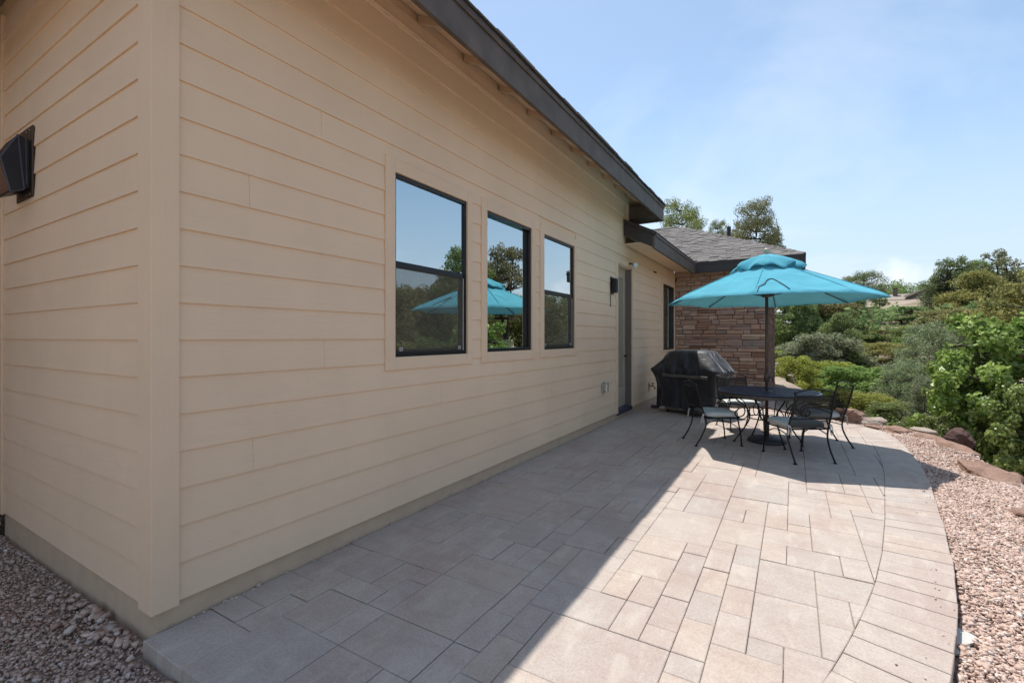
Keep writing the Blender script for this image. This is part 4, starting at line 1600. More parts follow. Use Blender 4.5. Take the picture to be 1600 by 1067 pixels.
def canopy_pt(a, f, r=R_C, z0=Z_RIM, z1=Z_TOP, r1=0.0):
    """f = 0 at the crown, 1 at the rim; a in ribs (0..8)."""
    k = int(math.floor(a)) % 8
    fr = a - math.floor(a)
    A = Vector((math.cos(PH0 + k * PI / 4), math.sin(PH0 + k * PI / 4)))
    B_ = Vector((math.cos(PH0 + (k + 1) * PI / 4), math.sin(PH0 + (k + 1) * PI / 4)))
    d = A.lerp(B_, fr)
    # panels sag a little between the ribs and pull in at the rim
    sag = math.sin(PI * fr)
    rad = (r1 + (r - r1) * f)
    pull = 1 - 0.018 * sag * f
    z = z1 + (z0 - z1) * (f ** 1.05) - 0.022 * sag * f * (1.2 - f)
    z -= 0.018 * f * (1 - sag) * (f > 0.96)
    return (d.x * rad * pull, d.y * rad * pull, z)


def canopy_sheet(r, z0, z1, f0, nf, na, name, ruffle=0.0, lip=0.03, power=1.0):
    m = MB()
    vs, fs = [], []
    A = 8 * na
    rr = random.Random(2)
    for i in range(nf + 1):
        f = f0 + (1 - f0) * i / nf
        for k in range(A):
            a = k / na
            x, y, z = canopy_pt(a, f, r, z0, z1)
            if power != 1.0:
                z += (z0 - z1) * (f ** power - f ** 1.05)
            if ruffle:
                e = max(0, (f - 0.30) / 0.70) ** 2.2
                z += ruffle * e * (math.sin(a * 5.3 + 1) + 0.8 * math.sin(a * 9.1)) * 0.5
                s = 1 + ruffle * 0.9 * e * math.sin(a * 12.2 + 2)
                x, y = x * s, y * s
            vs.append((x, y, z))
    # hanging lip
    for k in range(A):
        x, y, z = vs[nf * A + k]
        vs.append((x * 1.002, y * 1.002, z - lip))
    for i in range(nf + 1):
        for k in range(A):
            k2 = (k + 1) % A
            fs.append((i * A + k, (i + 1) * A + k, (i + 1) * A + k2, i * A + k2))
    m.add(vs, fs)
    me = m.mesh(name, True)
    return me


cano = put('canopy', canopy_sheet(R_C, Z_RIM, Z_TOP + 0.02, 0.16, 14, 8, 'canopy', lip=0.012), 'canopy', umb)
vent = put('vent_cap', canopy_sheet(0.43, 2.288, 2.462, 0.06, 10, 12, 'vent_cap', ruffle=0.050, power=1.75, lip=0.012), 'canopy', umb)
sm = MB()
for k in range(8):
    sm.tube([tuple(Vector(canopy_pt(k + 1e-4, f)) + Vector((0, 0, 0.026 * (1 - f) + 0.004))) for f in np.linspace(0.33, 0.985, 8)], 0.0045, 5)
sm.build('seam', 'canopy', cano)
# dark cord lying on the front panel
cc = MB()
pts = []
for a, f in ((6.03, 0.975), (6.035, 0.88), (6.07, 0.845), (6.105, 0.80), (6.115, 0.74), (6.14, 0.69), (6.18, 0.66), (6.23, 0.66), (6.28, 0.71), (6.33, 0.80), (6.36, 0.87), (6.38, 0.95)):
    p = Vector(canopy_pt(a, f)) + Vector((0, 0, 0.014))
    pts.append(p)
cc.tube(pts, 0.0055, 6)
cc.build('cord', 'cord', cano)
pole = MB().tube([(0, 0, 0.03), (0, 0, 2.44)], 0.0195, 14).build('pole', 'pole_bronze', umb, True)
MB().lathe([(0.024, 0), (0.034, 0.012), (0.034, 0.10), (0.026, 0.115)], 14, (0, 0, 0.79)).build('crank_housing', 'pole_bronze', umb, True)
MB().tube([(0.03, -0.01, 0.85), (0.07, -0.03, 0.85), (0.075, -0.033, 0.80)], 0.007, 7).build('crank_handle', 'iron', umb)
MB().lathe([(0.03, 0), (0.062, 0.008), (0.062, 0.04), (0.035, 0.05), (0.028, 0.10)], 16, (0, 0, 1.895)).build('runner', 'pole_bronze', umb, True)
MB().lathe([(0.03, 0), (0.07, 0.006), (0.07, 0.03), (0.03, 0.04)], 16, (0, 0, 2.27)).build('hub', 'pole_bronze', umb, True)
MB().lathe([(0.022, 0.0), (0.022, 0.012), (0.014, 0.02), (0.030, 0.036), (0.038, 0.055), (0.037, 0.072), (0.026, 0.09), (0.008, 0.097)], 18, (0, 0, 2.448)).build('finial', 'finial', umb, True)
for k in range(8):
    m = MB()
    a = Vector((math.cos(PH0 + k * PI / 4), math.sin(PH0 + k * PI / 4), 0))
    p0 = a * 0.06 + Vector((0, 0, 2.285))
    p1 = Vector(canopy_pt(k + 1e-4, 0.985)) - Vector((0, 0, 0.012))
    m.tube([p0, p0.lerp(p1, 0.5) - Vector((0, 0, .004)), p1], 0.0075, 6)
    rib = m.build('rib', 'iron', umb)
    m = MB()
    m.tube([a * 0.058 + Vector((0, 0, 1.92)), p0.lerp(p1, 0.52) - Vector((0, 0, 0.010))], 0.006, 6)
    m.build('strut', 'iron', rib)
ub = tag(empty('umbrella_base', (UX, UY, 0)), 'round dark domed umbrella base standing on the pavers', 'umbrella base')
MB().lathe([(0.225, 0.002), (0.23, 0.02), (0.215, 0.045), (0.17, 0.062), (0.09, 0.074), (0.045, 0.082)], 32).build('dome', 'base_iron', ub, True)
MB().lathe([(0.030, 0.082), (0.030, 0.34), (0.024, 0.345)], 14).build('sleeve', 'pole_bronze', ub, True)

# ================================================================== TABLE
tab = tag(empty('patio_table', (UX + 0.01, UY, 0)), 'round dark blue-black metal table with scrolled iron legs', 'table')
TZ = 0.672
tm = MB()
tm.lathe([(0.045, 0.0), (0.58, 0.0), (0.602, 0.004), (0.606, 0.012), (0.600, 0.018), (0.56, 0.020), (0.045, 0.020)], 64, (0, 0, TZ - 0.02))
top = tm.build('tabletop', 'table_metal', tab, False)
MB().lathe([(0.575, 0.0), (0.590, 0.0), (0.590, 0.034), (0.575, 0.034)], 48, (0, 0, TZ - 0.0555)).build('apron', 'iron_tan', tab)
# slats of expanded steel: shallow ribs across the top
sl_ = MB()
for y in np.linspace(-0.54, 0.54, 37):
    w = math.sqrt(0.575 ** 2 - y * y)
    segs = [(-w, w)] if abs(y) > 0.05 else [(-w, -0.06), (0.06, w)]
    for a, b in segs:
        sl_.box(a, b, y - 0.0045, y + 0.0045, TZ + 0.0002, TZ + 0.0025)
sl_.build('slat', 'table_metal', tab)


def arc(c, r, a0, a1, n, u, w):
    """Points on an arc in the plane of the unit vectors u, w."""
    return [Vector(c) + (Vector(u) * math.cos(a0 + (a1 - a0) * k / (n - 1)) + Vector(w) * math.sin(a0 + (a1 - a0) * k / (n - 1))) * r for k in range(n)]


def smooth_path(pts, n=6):
    P = [Vector(p) for p in pts]
    out = []
    for k in range(len(P) - 1):
        p0, p1, p2, p3 = P[max(k - 1, 0)], P[k], P[k + 1], P[min(k + 2, len(P) - 1)]
        for s in range(n):
            t_ = s / n
            out.append(0.5 * ((2 * p1) + (p2 - p0) * t_ + (2 * p0 - 5 * p1 + 4 * p2 - p3) * t_ ** 2 + (3 * p1 - p0 - 3 * p2 + p3) * t_ ** 3))
    out.append(P[-1])
    return out


for k in range(4):
    an = math.radians(28 + 90 * k)
    u = Vector((math.cos(an), math.sin(an), 0))
    z = Vector((0, 0, 1))
    m = MB()
    m.tube(smooth_path([u * 0.47 + z * (TZ - 0.03), u * 0.40 + z * 0.56, u * 0.25 + z * 0.42, u * 0.235 + z * 0.30, u * 0.33 + z * 0.14, u * 0.43 + z * 0.012]), 0.0095, 8)
    leg = m.build('leg', 'iron', tab, True)
    m = MB()
    m.tube(arc(u * 0.33 + z * 0.37, 0.075, 2.6, 2.6 + 5.2, 20, u, z), 0.0065, 6)
    m.build('scroll', 'iron', leg, True)
    MB().lathe([(0.020, 0.0), (0.020, 0.008), (0.012, 0.012)], 12, tuple(u * 0.43)).build('foot', 'iron', leg)
m = MB()
m.tube([Vector((math.cos(q) * 0.235, math.sin(q) * 0.235, 0.315)) for q in np.linspace(0, 2 * PI, 33)], 0.0075, 6, False)
m.build('stretcher_ring', 'iron', tab, True)
for k in range(4):
    an = math.radians(73 + 90 * k)
    u = Vector((math.cos(an), math.sin(an), 0)); z = Vector((0, 0, 1))
    m = MB()
    m.tube(smooth_path([u * 0.46 + z * (TZ - .03), u * 0.40 + z * 0.55, u * 0.30 + z * 0.50, u * 0.235 + z * 0.32]), 0.006, 6)
    m.build('brace', 'iron', tab, True)

# ================================================================== CHAIRS
SEAT_Z = 0.355


def make_chair(label):
    """Faces local +Y; origin under the seat centre."""
    t_ = tag(empty('patio_chair'), label, 'chair', 'iron chairs round the table')
    hw, hd = 0.235, 0.22
    # seat frame ring and mesh
    ring = [(-hw, -hd), (hw, -hd), (hw + 0.01, hd - .04), (hw - 0.04, hd), (-hw + 0.04, hd), (-hw - 0.01, hd - .04), (-hw, -hd)]
    MB().tube([(x, y, SEAT_Z) for x, y in ring], 0.0085, 7, False).build('seat_frame', 'iron', t_, True)
    sm_ = MB().add([(-hw, -hd, SEAT_Z + 0.003), (hw, -hd, SEAT_Z + 0.003), (hw, hd - .02, SEAT_Z + 0.003), (-hw, hd - .02, SEAT_Z + 0.003)], [(0, 1, 2, 3)])
    sm_.build('seat_mesh', 'chair_mesh', t_)
    # back posts run down into the splayed rear legs
    for s in (-1, 1):
        m = MB()
        m.tube(smooth_path([(s * 0.222, -hd - 0.115, 0.765), (s * 0.222, -hd - 0.105, 0.70), (s * 0.226, -hd - 0.055, 0.52), (s * 0.230, -hd - 0.008, SEAT_Z + 0.02), (s * 0.228, -hd + 0.005, 0.26), (s * 0.222, -hd - 0.045, 0.13), (s * 0.224, -hd - 0.115, 0.012)]), 0.0098, 8)
        m.lathe([(0.008, 0.0), (0.0145, 0.010), (0.0145, 0.022), (0.006, 0.03)], 10, (s * 0.222, -hd - 0.116, 0.755))
        lg = m.build('leg', 'iron', t_, True)
        MB().lathe([(0.020, 0.0), (0.020, 0.008), (0.010, 0.014)], 12, (s * 0.224, -hd - 0.117, 0.0)).build('foot', 'iron', lg)
    # front legs with the open scroll that carries the arm
    for s in (-1, 1):
        m = MB()
        m.tube(smooth_path([(s * 0.235, hd + 0.01, 0.012), (s * 0.235, hd - 0.004, 0.16), (s * 0.238, hd - 0.03, 0.29), (s * 0.240, hd - 0.045, SEAT_Z + 0.005)]), 0.0095, 8)
        lg = m.build('leg', 'iron', t_, True)
        MB().lathe([(0.020, 0.0), (0.020, 0.008), (0.010, 0.014)], 12, (s * 0.235, hd + 0.011, 0.0)).build('foot', 'iron', lg)
        m = MB()
        m.tube(smooth_path([(s * 0.226, -hd - 0.06, 0.535), (s * 0.262, -0.08, 0.548), (s * 0.275, 0.08, 0.545), (s * 0.268, hd - 0.03, 0.525), (s * 0.262, hd + 0.035, 0.475), (s * 0.25, hd + 0.03, 0.405), (s * 0.243, hd - 0.02, 0.375), (s * 0.240, hd - 0.07, 0.40), (s * 0.240, hd - 0.072, 0.44), (s * 0.240, hd - 0.04, 0.455)]), 0.0078, 7)
        m.build('arm', 'iron', t_, True)
        # curved brace from the front leg to the rear
        m = MB()
        m.tube(smooth_path([(s * 0.235, hd - 0.012, 0.22), (s * 0.232, 0.08, 0.30), (s * 0.230, -0.05, 0.325), (s * 0.229, -hd + 0.004, 0.29)]), 0.0060, 6)
        m.build('brace', 'iron', t_, True)
    # arched top rail, cross rail and the mesh between
    m = MB()
    m.tube(smooth_path([(-0.222, -hd - 0.115, 0.762), (-0.15, -hd - 0.119, 0.790), (0, -hd - 0.122, 0.810), (0.15, -hd - 0.119, 0.790), (0.222, -hd - 0.115, 0.762)]), 0.0070, 7)
    m.build('top_rail', 'iron', t_, True)
    MB().tube([(-0.222, -hd - 0.109, 0.735), (0.222, -hd - 0.109, 0.735)], 0.0062, 6).build('cross_rail', 'iron', t_, True)
    MB().tube([(-0.226, -hd - 0.044, 0.475), (0.226, -hd - 0.044, 0.475)], 0.0060, 6).build('cross_rail', 'iron', t_, True)
    vs, fs = [], []
    for k in range(9):
        f = k / 8
        zz = SEAT_Z + 0.015 + (0.735 - SEAT_Z - 0.015) * f
        yy = np.interp(zz, [SEAT_Z, 0.52, 0.70, 0.735], [-hd - 0.006, -hd - 0.055, -hd - 0.105, -hd - 0.109])
        vs += [(-0.222, yy, zz), (0.222, yy, zz)]
    fs = [(2 * k, 2 * k + 1, 2 * k + 3, 2 * k + 2) for k in range(8)]
    MB().add(vs, fs).build('back_mesh', 'chair_mesh', t_)
    return t_


def make_cushion(label):
    t_ = tag(empty('seat_cushion'), label, 'cushion', 'pale seat cushions on the iron chairs')
    m = MB()
    vs, fs = [], []
    n_ = 14
    w, dpt, h = 0.238, 0.225, 0.062
    prof_ = [(0.90, 0.0), (0.985, 0.010), (1.0, 0.028), (0.985, 0.048), (0.93, 0.058), (0.78, 0.064), (0.45, 0.068), (0.0, 0.066)]
    per = 40
    for sx, z in prof_:
        for k in range(per):
            q = 2 * PI * k / per
            cx_, sy_ = math.cos(q), math.sin(q)
            e = 5.0
            rr_ = 1.0 / (abs(cx_) ** e + abs(sy_) ** e) ** (1 / e)
            x = cx_ * rr_ * w * sx * (1 + 0.03 * (sy_ > 0))
            y = sy_ * rr_ * dpt * sx
            vs.append((x, y, z + 0.003 * math.sin(q * 5 + z * 60)))
    for i in range(len(prof_) - 1):
        for k in range(per):
            fs.append((i * per + k, i * per + (k + 1) % per, (i + 1) * per + (k + 1) % per, (i + 1) * per + k))
    fs.append(tuple(range(per))[::-1])
    m.add(vs, fs)
    m.build('pad', 'cushion', t_, True)
    for s in (-1, 1):
        m = MB()
        b0 = Vector((s * 0.225, -0.222, 0.03))
        m.tube(smooth_path([b0, b0 + Vector((s * 0.02, -0.03, 0.012)), b0 + Vector((s * 0.028, -0.04, -0.05)), b0 + Vector((s * 0.04, -0.035, -0.095))]), 0.0055, 5)
        m.tube(smooth_path([b0, b0 + Vector((s * 0.004, -0.035, 0.0)), b0 + Vector((s * -0.004, -0.045, -0.06)), b0 + Vector((s * 0.006, -0.055, -0.10))]), 0.0055, 5)
        m.lathe([(0.004, -0.012), (0.016, 0.0), (0.004, 0.012)], 8, tuple(b0 + Vector((s * 0.012, -0.03, 0.0))))
        m.build('tie', 'cushion', t_, True)
    return t_


def copy_tree(src, label):
    r = src.copy()
    COL.objects.link(r)
    r['label'] = label
    for ch in list(src.children):
        c_ = ch.copy()
        COL.objects.link(c_)
        c_.parent = r
        for g_ in list(ch.children):
            d_ = g_.copy()
            COL.objects.link(d_)
            d_.parent = c_
    return r


CHAIRS = [  # x, y, heading (facing), chair label, cushion label
    (1.66, 5.60, math.atan2(0.51, 0.86), 'iron chair nearest the house wall, its back towards the siding', 'pale cushion on the chair nearest the house wall'),
    (2.55, 5.30, math.atan2(0.83, -0.56), 'iron chair in front, its back turned to the viewer', 'pale cushion on the chair whose back faces the viewer'),
    (2.78, 6.22, math.atan2(-0.30, -0.95), 'iron chair at the right end, standing against the green hillside', 'pale cushion on the chair in front of the hillside'),
    (1.86, 6.72, math.atan2(-0.88, 0.47), 'iron chair behind the table, between the grill and the stone wall', 'pale cushion on the chair behind the table'),
]
ch0 = cu0 = None
for x, y, h, la, lb in CHAIRS:
    if ch0 is None:
        ch0, cu0 = make_chair(la), make_cushion(lb)
        c_, k_ = ch0, cu0
    else:
        c_, k_ = copy_tree(ch0, la), copy_tree(cu0, lb)
    c_.location = (x, y, 0)
    c_.rotation_euler = (0, 0, h - PI / 2)
    k_.location = (x, y, SEAT_Z + 0.010)
    k_.rotation_euler = (0, 0, h - PI / 2)

# ================================================================== GRILL
gr = tag(empty('covered_grill', (0.95, 7.91, 0), math.radians(-22)), 'barbecue grill under a black cover beside the stone wall', 'grill')


def cover_mesh():
    """Rings from hem to ridge; each ring a rounded rectangle, with folds."""
    rings = [  # z, half width, half depth, y shift, corner sharpness
        (0.10, 0.500, 0.300, 0.00, 7), (0.22, 0.508, 0.298, 0.00, 7), (0.36, 0.510, 0.296, 0, 7), (0.50, 0.516, 0.298, 0, 7), (0.62, 0.535, 0.302, 0, 7),
        (0.70, 0.565, 0.308, 0, 7), (0.755, 0.592, 0.312, 0, 8), (0.785, 0.590, 0.310, 0, 8), (0.83, 0.555, 0.300, 0.005, 7), (0.90, 0.490, 0.280, 0.02, 7),
        (0.98, 0.425, 0.262, 0.03, 7), (1.05, 0.375, 0.245, 0.04, 7), (1.105, 0.345, 0.225, 0.045, 6), (1.135, 0.320, 0.195, 0.05, 6), (1.142, 0.20, 0.12, 0.05, 4), (1.144, 0.02, 0.01, 0.05, 2)]
    rings = [(a_, b_ * 1.17, c_ * 1.05, d_, e_) for a_, b_, c_, d_, e_ in rings]
    per = 180
    vs = []
    for z, w, dpt, ys_, e in rings:
        for k in range(per):
            q = 2 * PI * k / per
            c_, s_ = math.cos(q), math.sin(q)
            rr_ = 1.0 / (abs(c_) ** e + abs(s_) ** e) ** (1 / e)
            vs.append([c_ * rr_ * w, s_ * rr_ * dpt + ys_, z])
    P = np.array(vs)
    ang = np.arctan2(P[:, 1] / 0.3, P[:, 0] / 0.55)
    zz = P[:, 2]
    low_ = np.clip((0.78 - zz) / 0.7, 0, 1)
    fold = 0.026 * low_ * (np.sin(ang * 9 + 3 * zz) + 0.7 * np.sin(ang * 17 - 2 * zz + 1))
    up_ = np.clip((zz - 0.76) / 0.1, 0, 1) * np.clip((1.12 - zz) / 0.1, 0, 1)
    fold += 0.020 * up_ * np.sin(ang * 11 + 6 * zz) + 0.016 * up_ * np.sin(ang * 5 - 9 * zz)
    fold += 0.024 * vnoise(P * 5.0, 31) + 0.011 * vnoise(P * 13.0, 33) - 0.034 * np.exp(-(vnoise(P * 3.2, 51) / 0.10) ** 2) * np.clip(zz * 4 - 0.4, 0, 1) - 0.022 * np.exp(-(vnoise(P * 5.5 + 3, 52) / 0.10) ** 2)
    nrm = np.stack([np.cos(ang) / 0.55, np.sin(ang) / 0.3, np.zeros_like(ang)], -1)
    nrm /= np.linalg.norm(nrm, axis=1)[:, None]
    P += nrm * fold[:, None]
    P[:, 2] += np.where(zz < 0.15, 0.022 * np.sin(ang * 6 + 0.8), 0) - np.where((zz > 1.0) & (zz < 1.14), 0.012 * (1 + vnoise(P * 6, 40)), 0)
    F_ = []
    n_ = len(rings)
    for i in range(n_ - 1):
        for k in range(per):
            F_.append((i * per + k, i * per + (k + 1) % per, (i + 1) * per + (k + 1) % per, (i + 1) * per + k))
    return np_mesh('cover', P, np.array(F_), 4, True)


cv = put('cover', cover_mesh(), 'grill_cover', gr)
sbm = MB()
for z0, z1 in ((0.655, 0.715),):
    n_ = 24
    vs = []
    for k in range(n_ + 1):
        x = -0.36 + 0.88 * k / n_
        dy = 0.006 * math.sin(k * 1.1)
        vs += [(x, -0.358 + dy, z0 + 0.004 * math.sin(k * .7)), (x, -0.366 + dy, z1 + 0.004 * math.sin(k * .7 + 1))]
    vs += [(a_, b_ + 0.02, c_) for a_, b_, c_ in vs]
    h_ = 2 * (n_ + 1)
    fs = []
    for k in range(n_):
        fs += [(2 * k, 2 * k + 2, 2 * k + 3, 2 * k + 1), (h_ + 2 * k + 1, h_ + 2 * k + 3, h_ + 2 * k + 2, h_ + 2 * k), (2 * k + 1, 2 * k + 3, h_ + 2 * k + 3, h_ + 2 * k + 1), (2 * k, h_ + 2 * k, h_ + 2 * k + 2, 2 * k + 2)]
    sbm.add(vs, fs)
sbm.build('strap', 'strap_grey', cv, True)
MB().box(-0.36, 0.44, -0.285, 0.25, 0.070, 0.112).build('bottom_shelf', 'cart_grey', gr, bevel=0.006)
for sx in (-0.33, 0.40):
    for sy in (-0.22, 0.21):
        w_ = MB().lathe([(0.020, -0.012), (0.034, -0.010), (0.034, 0.010), (0.020, 0.012)], 16)
        o = w_.build('caster', 'caster', gr, True)
        o.location = (sx, sy, 0.034)
        o.rotation_euler = (0, PI / 2, 0)
MB().box(-0.34, 0.42, -0.25, 0.22, 0.1125, 0.60).build('cabinet', 'bronze', gr)

# small brick wedge by the wall
tag(MB().box(0.16, 0.30, 8.16, 8.26, 0.001, 0.055).build('brick', 'rock_dark', bevel=0.004), 'loose reddish brick on the pavers behind the grill by the wall', 'brick')
# ================================================================== VEGETATION
def leaf_cloud(clumps, radii, n, size, aspect, r, flat=0.7, up=0.4, shape='quad'):
    """Leaf cards scattered through clumps. clumps (C,3), radii (C,)."""
    C = len(clumps)
    w = radii ** 2.2
    ci = r.choice(C, n, p=w / w.sum())
    d = r.normal(size=(n, 3))
    d /= np.linalg.norm(d, axis=1)[:, None]
    rad = r.random(n) ** 0.45
    off_ = d * rad[:, None] * radii[ci][:, None]
    off_[:, 2] *= flat
    P = clumps[ci] + off_
    # leaf normal: outwards and up, with plenty of scatter
    nrm = d * 0.7 + r.normal(size=(n, 3)) * 0.75 + np.array([0, 0, up])
    nrm /= np.linalg.norm(nrm, axis=1)[:, None]
    t1 = np.cross(nrm, r.normal(size=(n, 3)))
    t1 /= np.linalg.norm(t1, axis=1)[:, None]
    t2 = np.cross(nrm, t1)
    s = size * np.clip(np.exp(r.normal(0, 0.34, n)), 0.4, 1.9)
    if shape == 'quad':
        base = np.array([(-0.5, 0.0), (0.0, -0.42), (0.5, 0.0), (0.0, 0.42)])
        fold = np.array([0.0, 0.12, 0.0, 0.12])
    else:
        # five-pointed leaf outline
        base = np.array([(-0.5, 0), (-0.18, -0.2), (-0.22, -0.52), (0.08, -0.26), (0.34, -0.34), (0.55, 0.0), (0.34, 0.34), (0.08, 0.26), (-0.22, 0.52), (-0.18, 0.2)])
        fold = np.abs(base[:, 1]) * -0.35
    k = len(base)
    V_ = P[:, None, :] + s[:, None, None] * (base[None, :, 0, None] * t1[:, None, :] + aspect * base[None, :, 1, None] * t2[:, None, :] + fold[None, :, None] * nrm[:, None, :] * 0.6)
    F_ = np.arange(n * k).reshape(n, k)
    return V_.reshape(-1, 3), F_, k


def envelope(kind, n, r):
    """Clump centres and radii inside a unit box: x,y in -.5...5, z in 0..1."""
    out, rad = [], []
    ph = r.uniform(0, 6.28, 6)

    def lobes(a, z):
        return 1 + 0.22 * math.sin(2 * a + ph[0] + 3 * z) + 0.16 * math.sin(3 * a + ph[1] - 5 * z) + 0.10 * math.sin(5 * a + ph[2] + 9 * z)
    tries = 0
    while len(out) < n and tries < 6000:
        tries += 1
        a = r.uniform(0, 2 * PI)
        if kind == 'pine':
            z = r.uniform(0.36, 0.97)
            R = 0.46 * math.sin(PI * min(1, max(0, (z - 0.26) / 0.86)) ** 0.8) ** 0.7
            c = 0.105
        elif kind == 'pinyon':
            z = r.uniform(0.24, 0.97)
            R = 0.47 * (1 - ((z - 0.42) / 0.60) ** 2) ** 0.6 if abs(z - 0.42) < 0.60 else 0
            c = 0.084
        elif kind == 'juniper':
            z = r.uniform(0.06, 0.96)
            R = 0.47 * min(1.0, (z / 0.22)) ** 0.4 * (1 - max(0, (z - 0.25) / 0.80)) ** 0.75
            c = 0.10
        elif kind == 'oak':
            z = r.uniform(0.22, 0.92)
            R = 0.47 * math.sqrt(max(0, 1 - ((z - 0.52) / 0.46) ** 2))
            c = 0.105
        elif kind in ('shrub', 'grey'):
            z = r.uniform(0.06, 0.93)
            R = 0.47 * math.sqrt(max(0, 1 - (z / 1.02) ** 2.2))
            c = 0.095 if kind == 'shrub' else 0.075
        else:
            z = r.uniform(0.12, 0.96)
            R = 0.47 * math.sqrt(max(0, 1 - ((z - 0.45) / 0.58) ** 2))
            c = 0.085
        R *= lobes(a, z)
        q = r.uniform(0.15, 1.0) ** 0.55 * R
        p = np.array([q * math.cos(a), q * math.sin(a), z])
        m_ = 0.75 * c
        if out and np.min(np.linalg.norm(np.array(out) - p, axis=1)) < m_:
            continue
        out.append(p)
        rad.append(c * r.uniform(0.7, 1.35))
    return np.array(out), np.array(rad)


KIND = {  # clumps, leaves, leaf size, aspect, flatness, up, trunk radius, stems
    'pine': (64, 14000, 0.022, 0.55, 0.72, 0.5, 0.026, 1),
    'pinyon': (66, 10000, 0.026, 0.6, 0.75, 0.5, 0.030, 2),
    'juniper': (110, 18000, 0.026, 0.6, 0.85, 0.5, 0.026, 2),
    'oak': (90, 16000, 0.028, 0.8, 0.8, 0.5, 0.022, 2),
    'shrub': (100, 17000, 0.026, 0.8, 0.85, 0.6, 0.010, 5),
    'grey': (120, 20000, 0.0175, 0.7, 0.85, 0.5, 0.010, 6),
    'maple': (110, 13500, 0.030, 1.0, 0.8, 0.7, 0.014, 3),
}


def plant_meshes(kind, seed):
    r = np.random.default_rng(seed)
    nc, nl, size, asp, flat, up_, tr, stems = KIND[kind]
    cl, ra = envelope(kind, nc, r)
    V_, F_, k = leaf_cloud(cl, ra, nl, size, asp, r, flat, up_, 'maple' if kind == 'maple' else 'quad')
    crown = np_mesh('crown_' + kind, V_, F_, k)
    m = MB()
    # stems from the ground, limbs from the stems to the clumps
    tops = []
    for s in range(stems):
        a = 2 * PI * s / stems + r.uniform(-.4, .4)
        sp = 0.0 if stems == 1 else (0.10 if tr > 0.015 else 0.22)
        hgt = {'pine': 0.93, 'pinyon': 0.86, 'juniper': 0.8, 'oak': 0.7, 'maple': 0.8}.get(kind, 0.6)
        pts = [(0.012 * s, 0, -0.06), (sp * 0.35 * math.cos(a), sp * 0.35 * math.sin(a), 0.12 * hgt + 0.04), (sp * math.cos(a) + r.uniform(-.02, .02), sp * math.sin(a) + r.uniform(-.02, .02), hgt * 0.55), (sp * 1.25 * math.cos(a) + r.uniform(-.03, .03), sp * 1.25 * math.sin(a) + r.uniform(-.03, .03), hgt)]
        path = smooth_path(pts, 5)
        n_ = len(path)
        m.tube(path, [tr * (1 - 0.85 * (q / (n_ - 1))) for q in range(n_)], 6)
        tops.append(path)
    for p, rr_ in list(zip(cl, ra)):
        path = tops[int(r.integers(len(tops)))]
        ok_ = [q for q in path if q.z < p[2] - 0.03] or [path[0]]
        q0 = ok_[-1] if kind != 'pine' else min(ok_, key=lambda q: abs(q.z - (p[2] - 0.09)))
        e = Vector(p)
        mid = q0.lerp(e, 0.5) + Vector((r.uniform(-.02, .02), r.uniform(-.02, .02), -0.02))
        m.tube([q0, mid, e], [tr * 0.34, tr * 0.24, tr * 0.10], 4, False)
    trunk = m.mesh('trunk_' + kind, True)
    return crown, trunk


LIB = {}
for kd, seeds in (('pine', 3), ('pinyon', 3), ('juniper', 3), ('oak', 3), ('shrub', 4), ('grey', 2), ('maple', 3)):
    LIB[kd] = [plant_meshes(kd, 100 * (1 + list(KIND).index(kd)) + s) for s in range(seeds)]
CAT = {'pine': ('pine_tree', 'tree'), 'pinyon': ('pinyon_tree', 'tree'), 'juniper': ('juniper', 'tree'), 'oak': ('scrub_oak', 'tree'),
       'shrub': ('shrub', 'bush'), 'grey': ('bush', 'bush'), 'maple': ('leafy_tree', 'tree')}
BARKOF = {'leaf_dark': 'bark_dark', 'leaf_pine': 'bark_dark'}
mesh_mat = {}
plant_n = 0


def with_mat(me, mat):
    """A mesh shared by all plants of one look."""
    key = (me.name, mat)
    if key not in mesh_mat:
        c_ = me if not me.materials else me.copy()
        c_.materials.clear()
        c_.materials.append(M[mat])
        mesh_mat[key] = c_
    return mesh_mat[key]


def plant(kind, mat, x, y, ztop, width, label, group='trees and shrubs on the hillside'):
    global plant_n
    plant_n += 1
    v = plant_n % len(LIB[kind])
    z = float(terrain_z(np.array([x]), np.array([y]))[0]) - 0.05
    h = max(0.35, (ztop - z) / 0.99)
    nm, cat = CAT[kind]
    hc = min(h, 1.45 * width) if kind in ('pine', 'pinyon') else h
    root = tag(empty(nm, (x, y, z), random.uniform(0, 2 * PI)), label, cat, group)
    crown, trunk = LIB[kind][v]
    if h - hc > 0.1:
        lt = MB().tube([(0, 0, 0), (0.03, 0, (h - hc) * 0.5), (0, 0, h - hc + 0.1)], [0.026 * width + .03, 0.024 * width + .01, 0.021 * width], 7).build('lower_trunk', 'bark_dark', root, True)
    for part, me, mt in (('crown', crown, mat), ('trunk', trunk, BARKOF.get(mat, 'bark'))):
        o = bpy.data.objects.new(part, with_mat(me, mt))
        COL.objects.link(o)
        o.parent = root
        o.scale = (width, width, hc)
        o.location = (0, 0, h - hc)
    return root


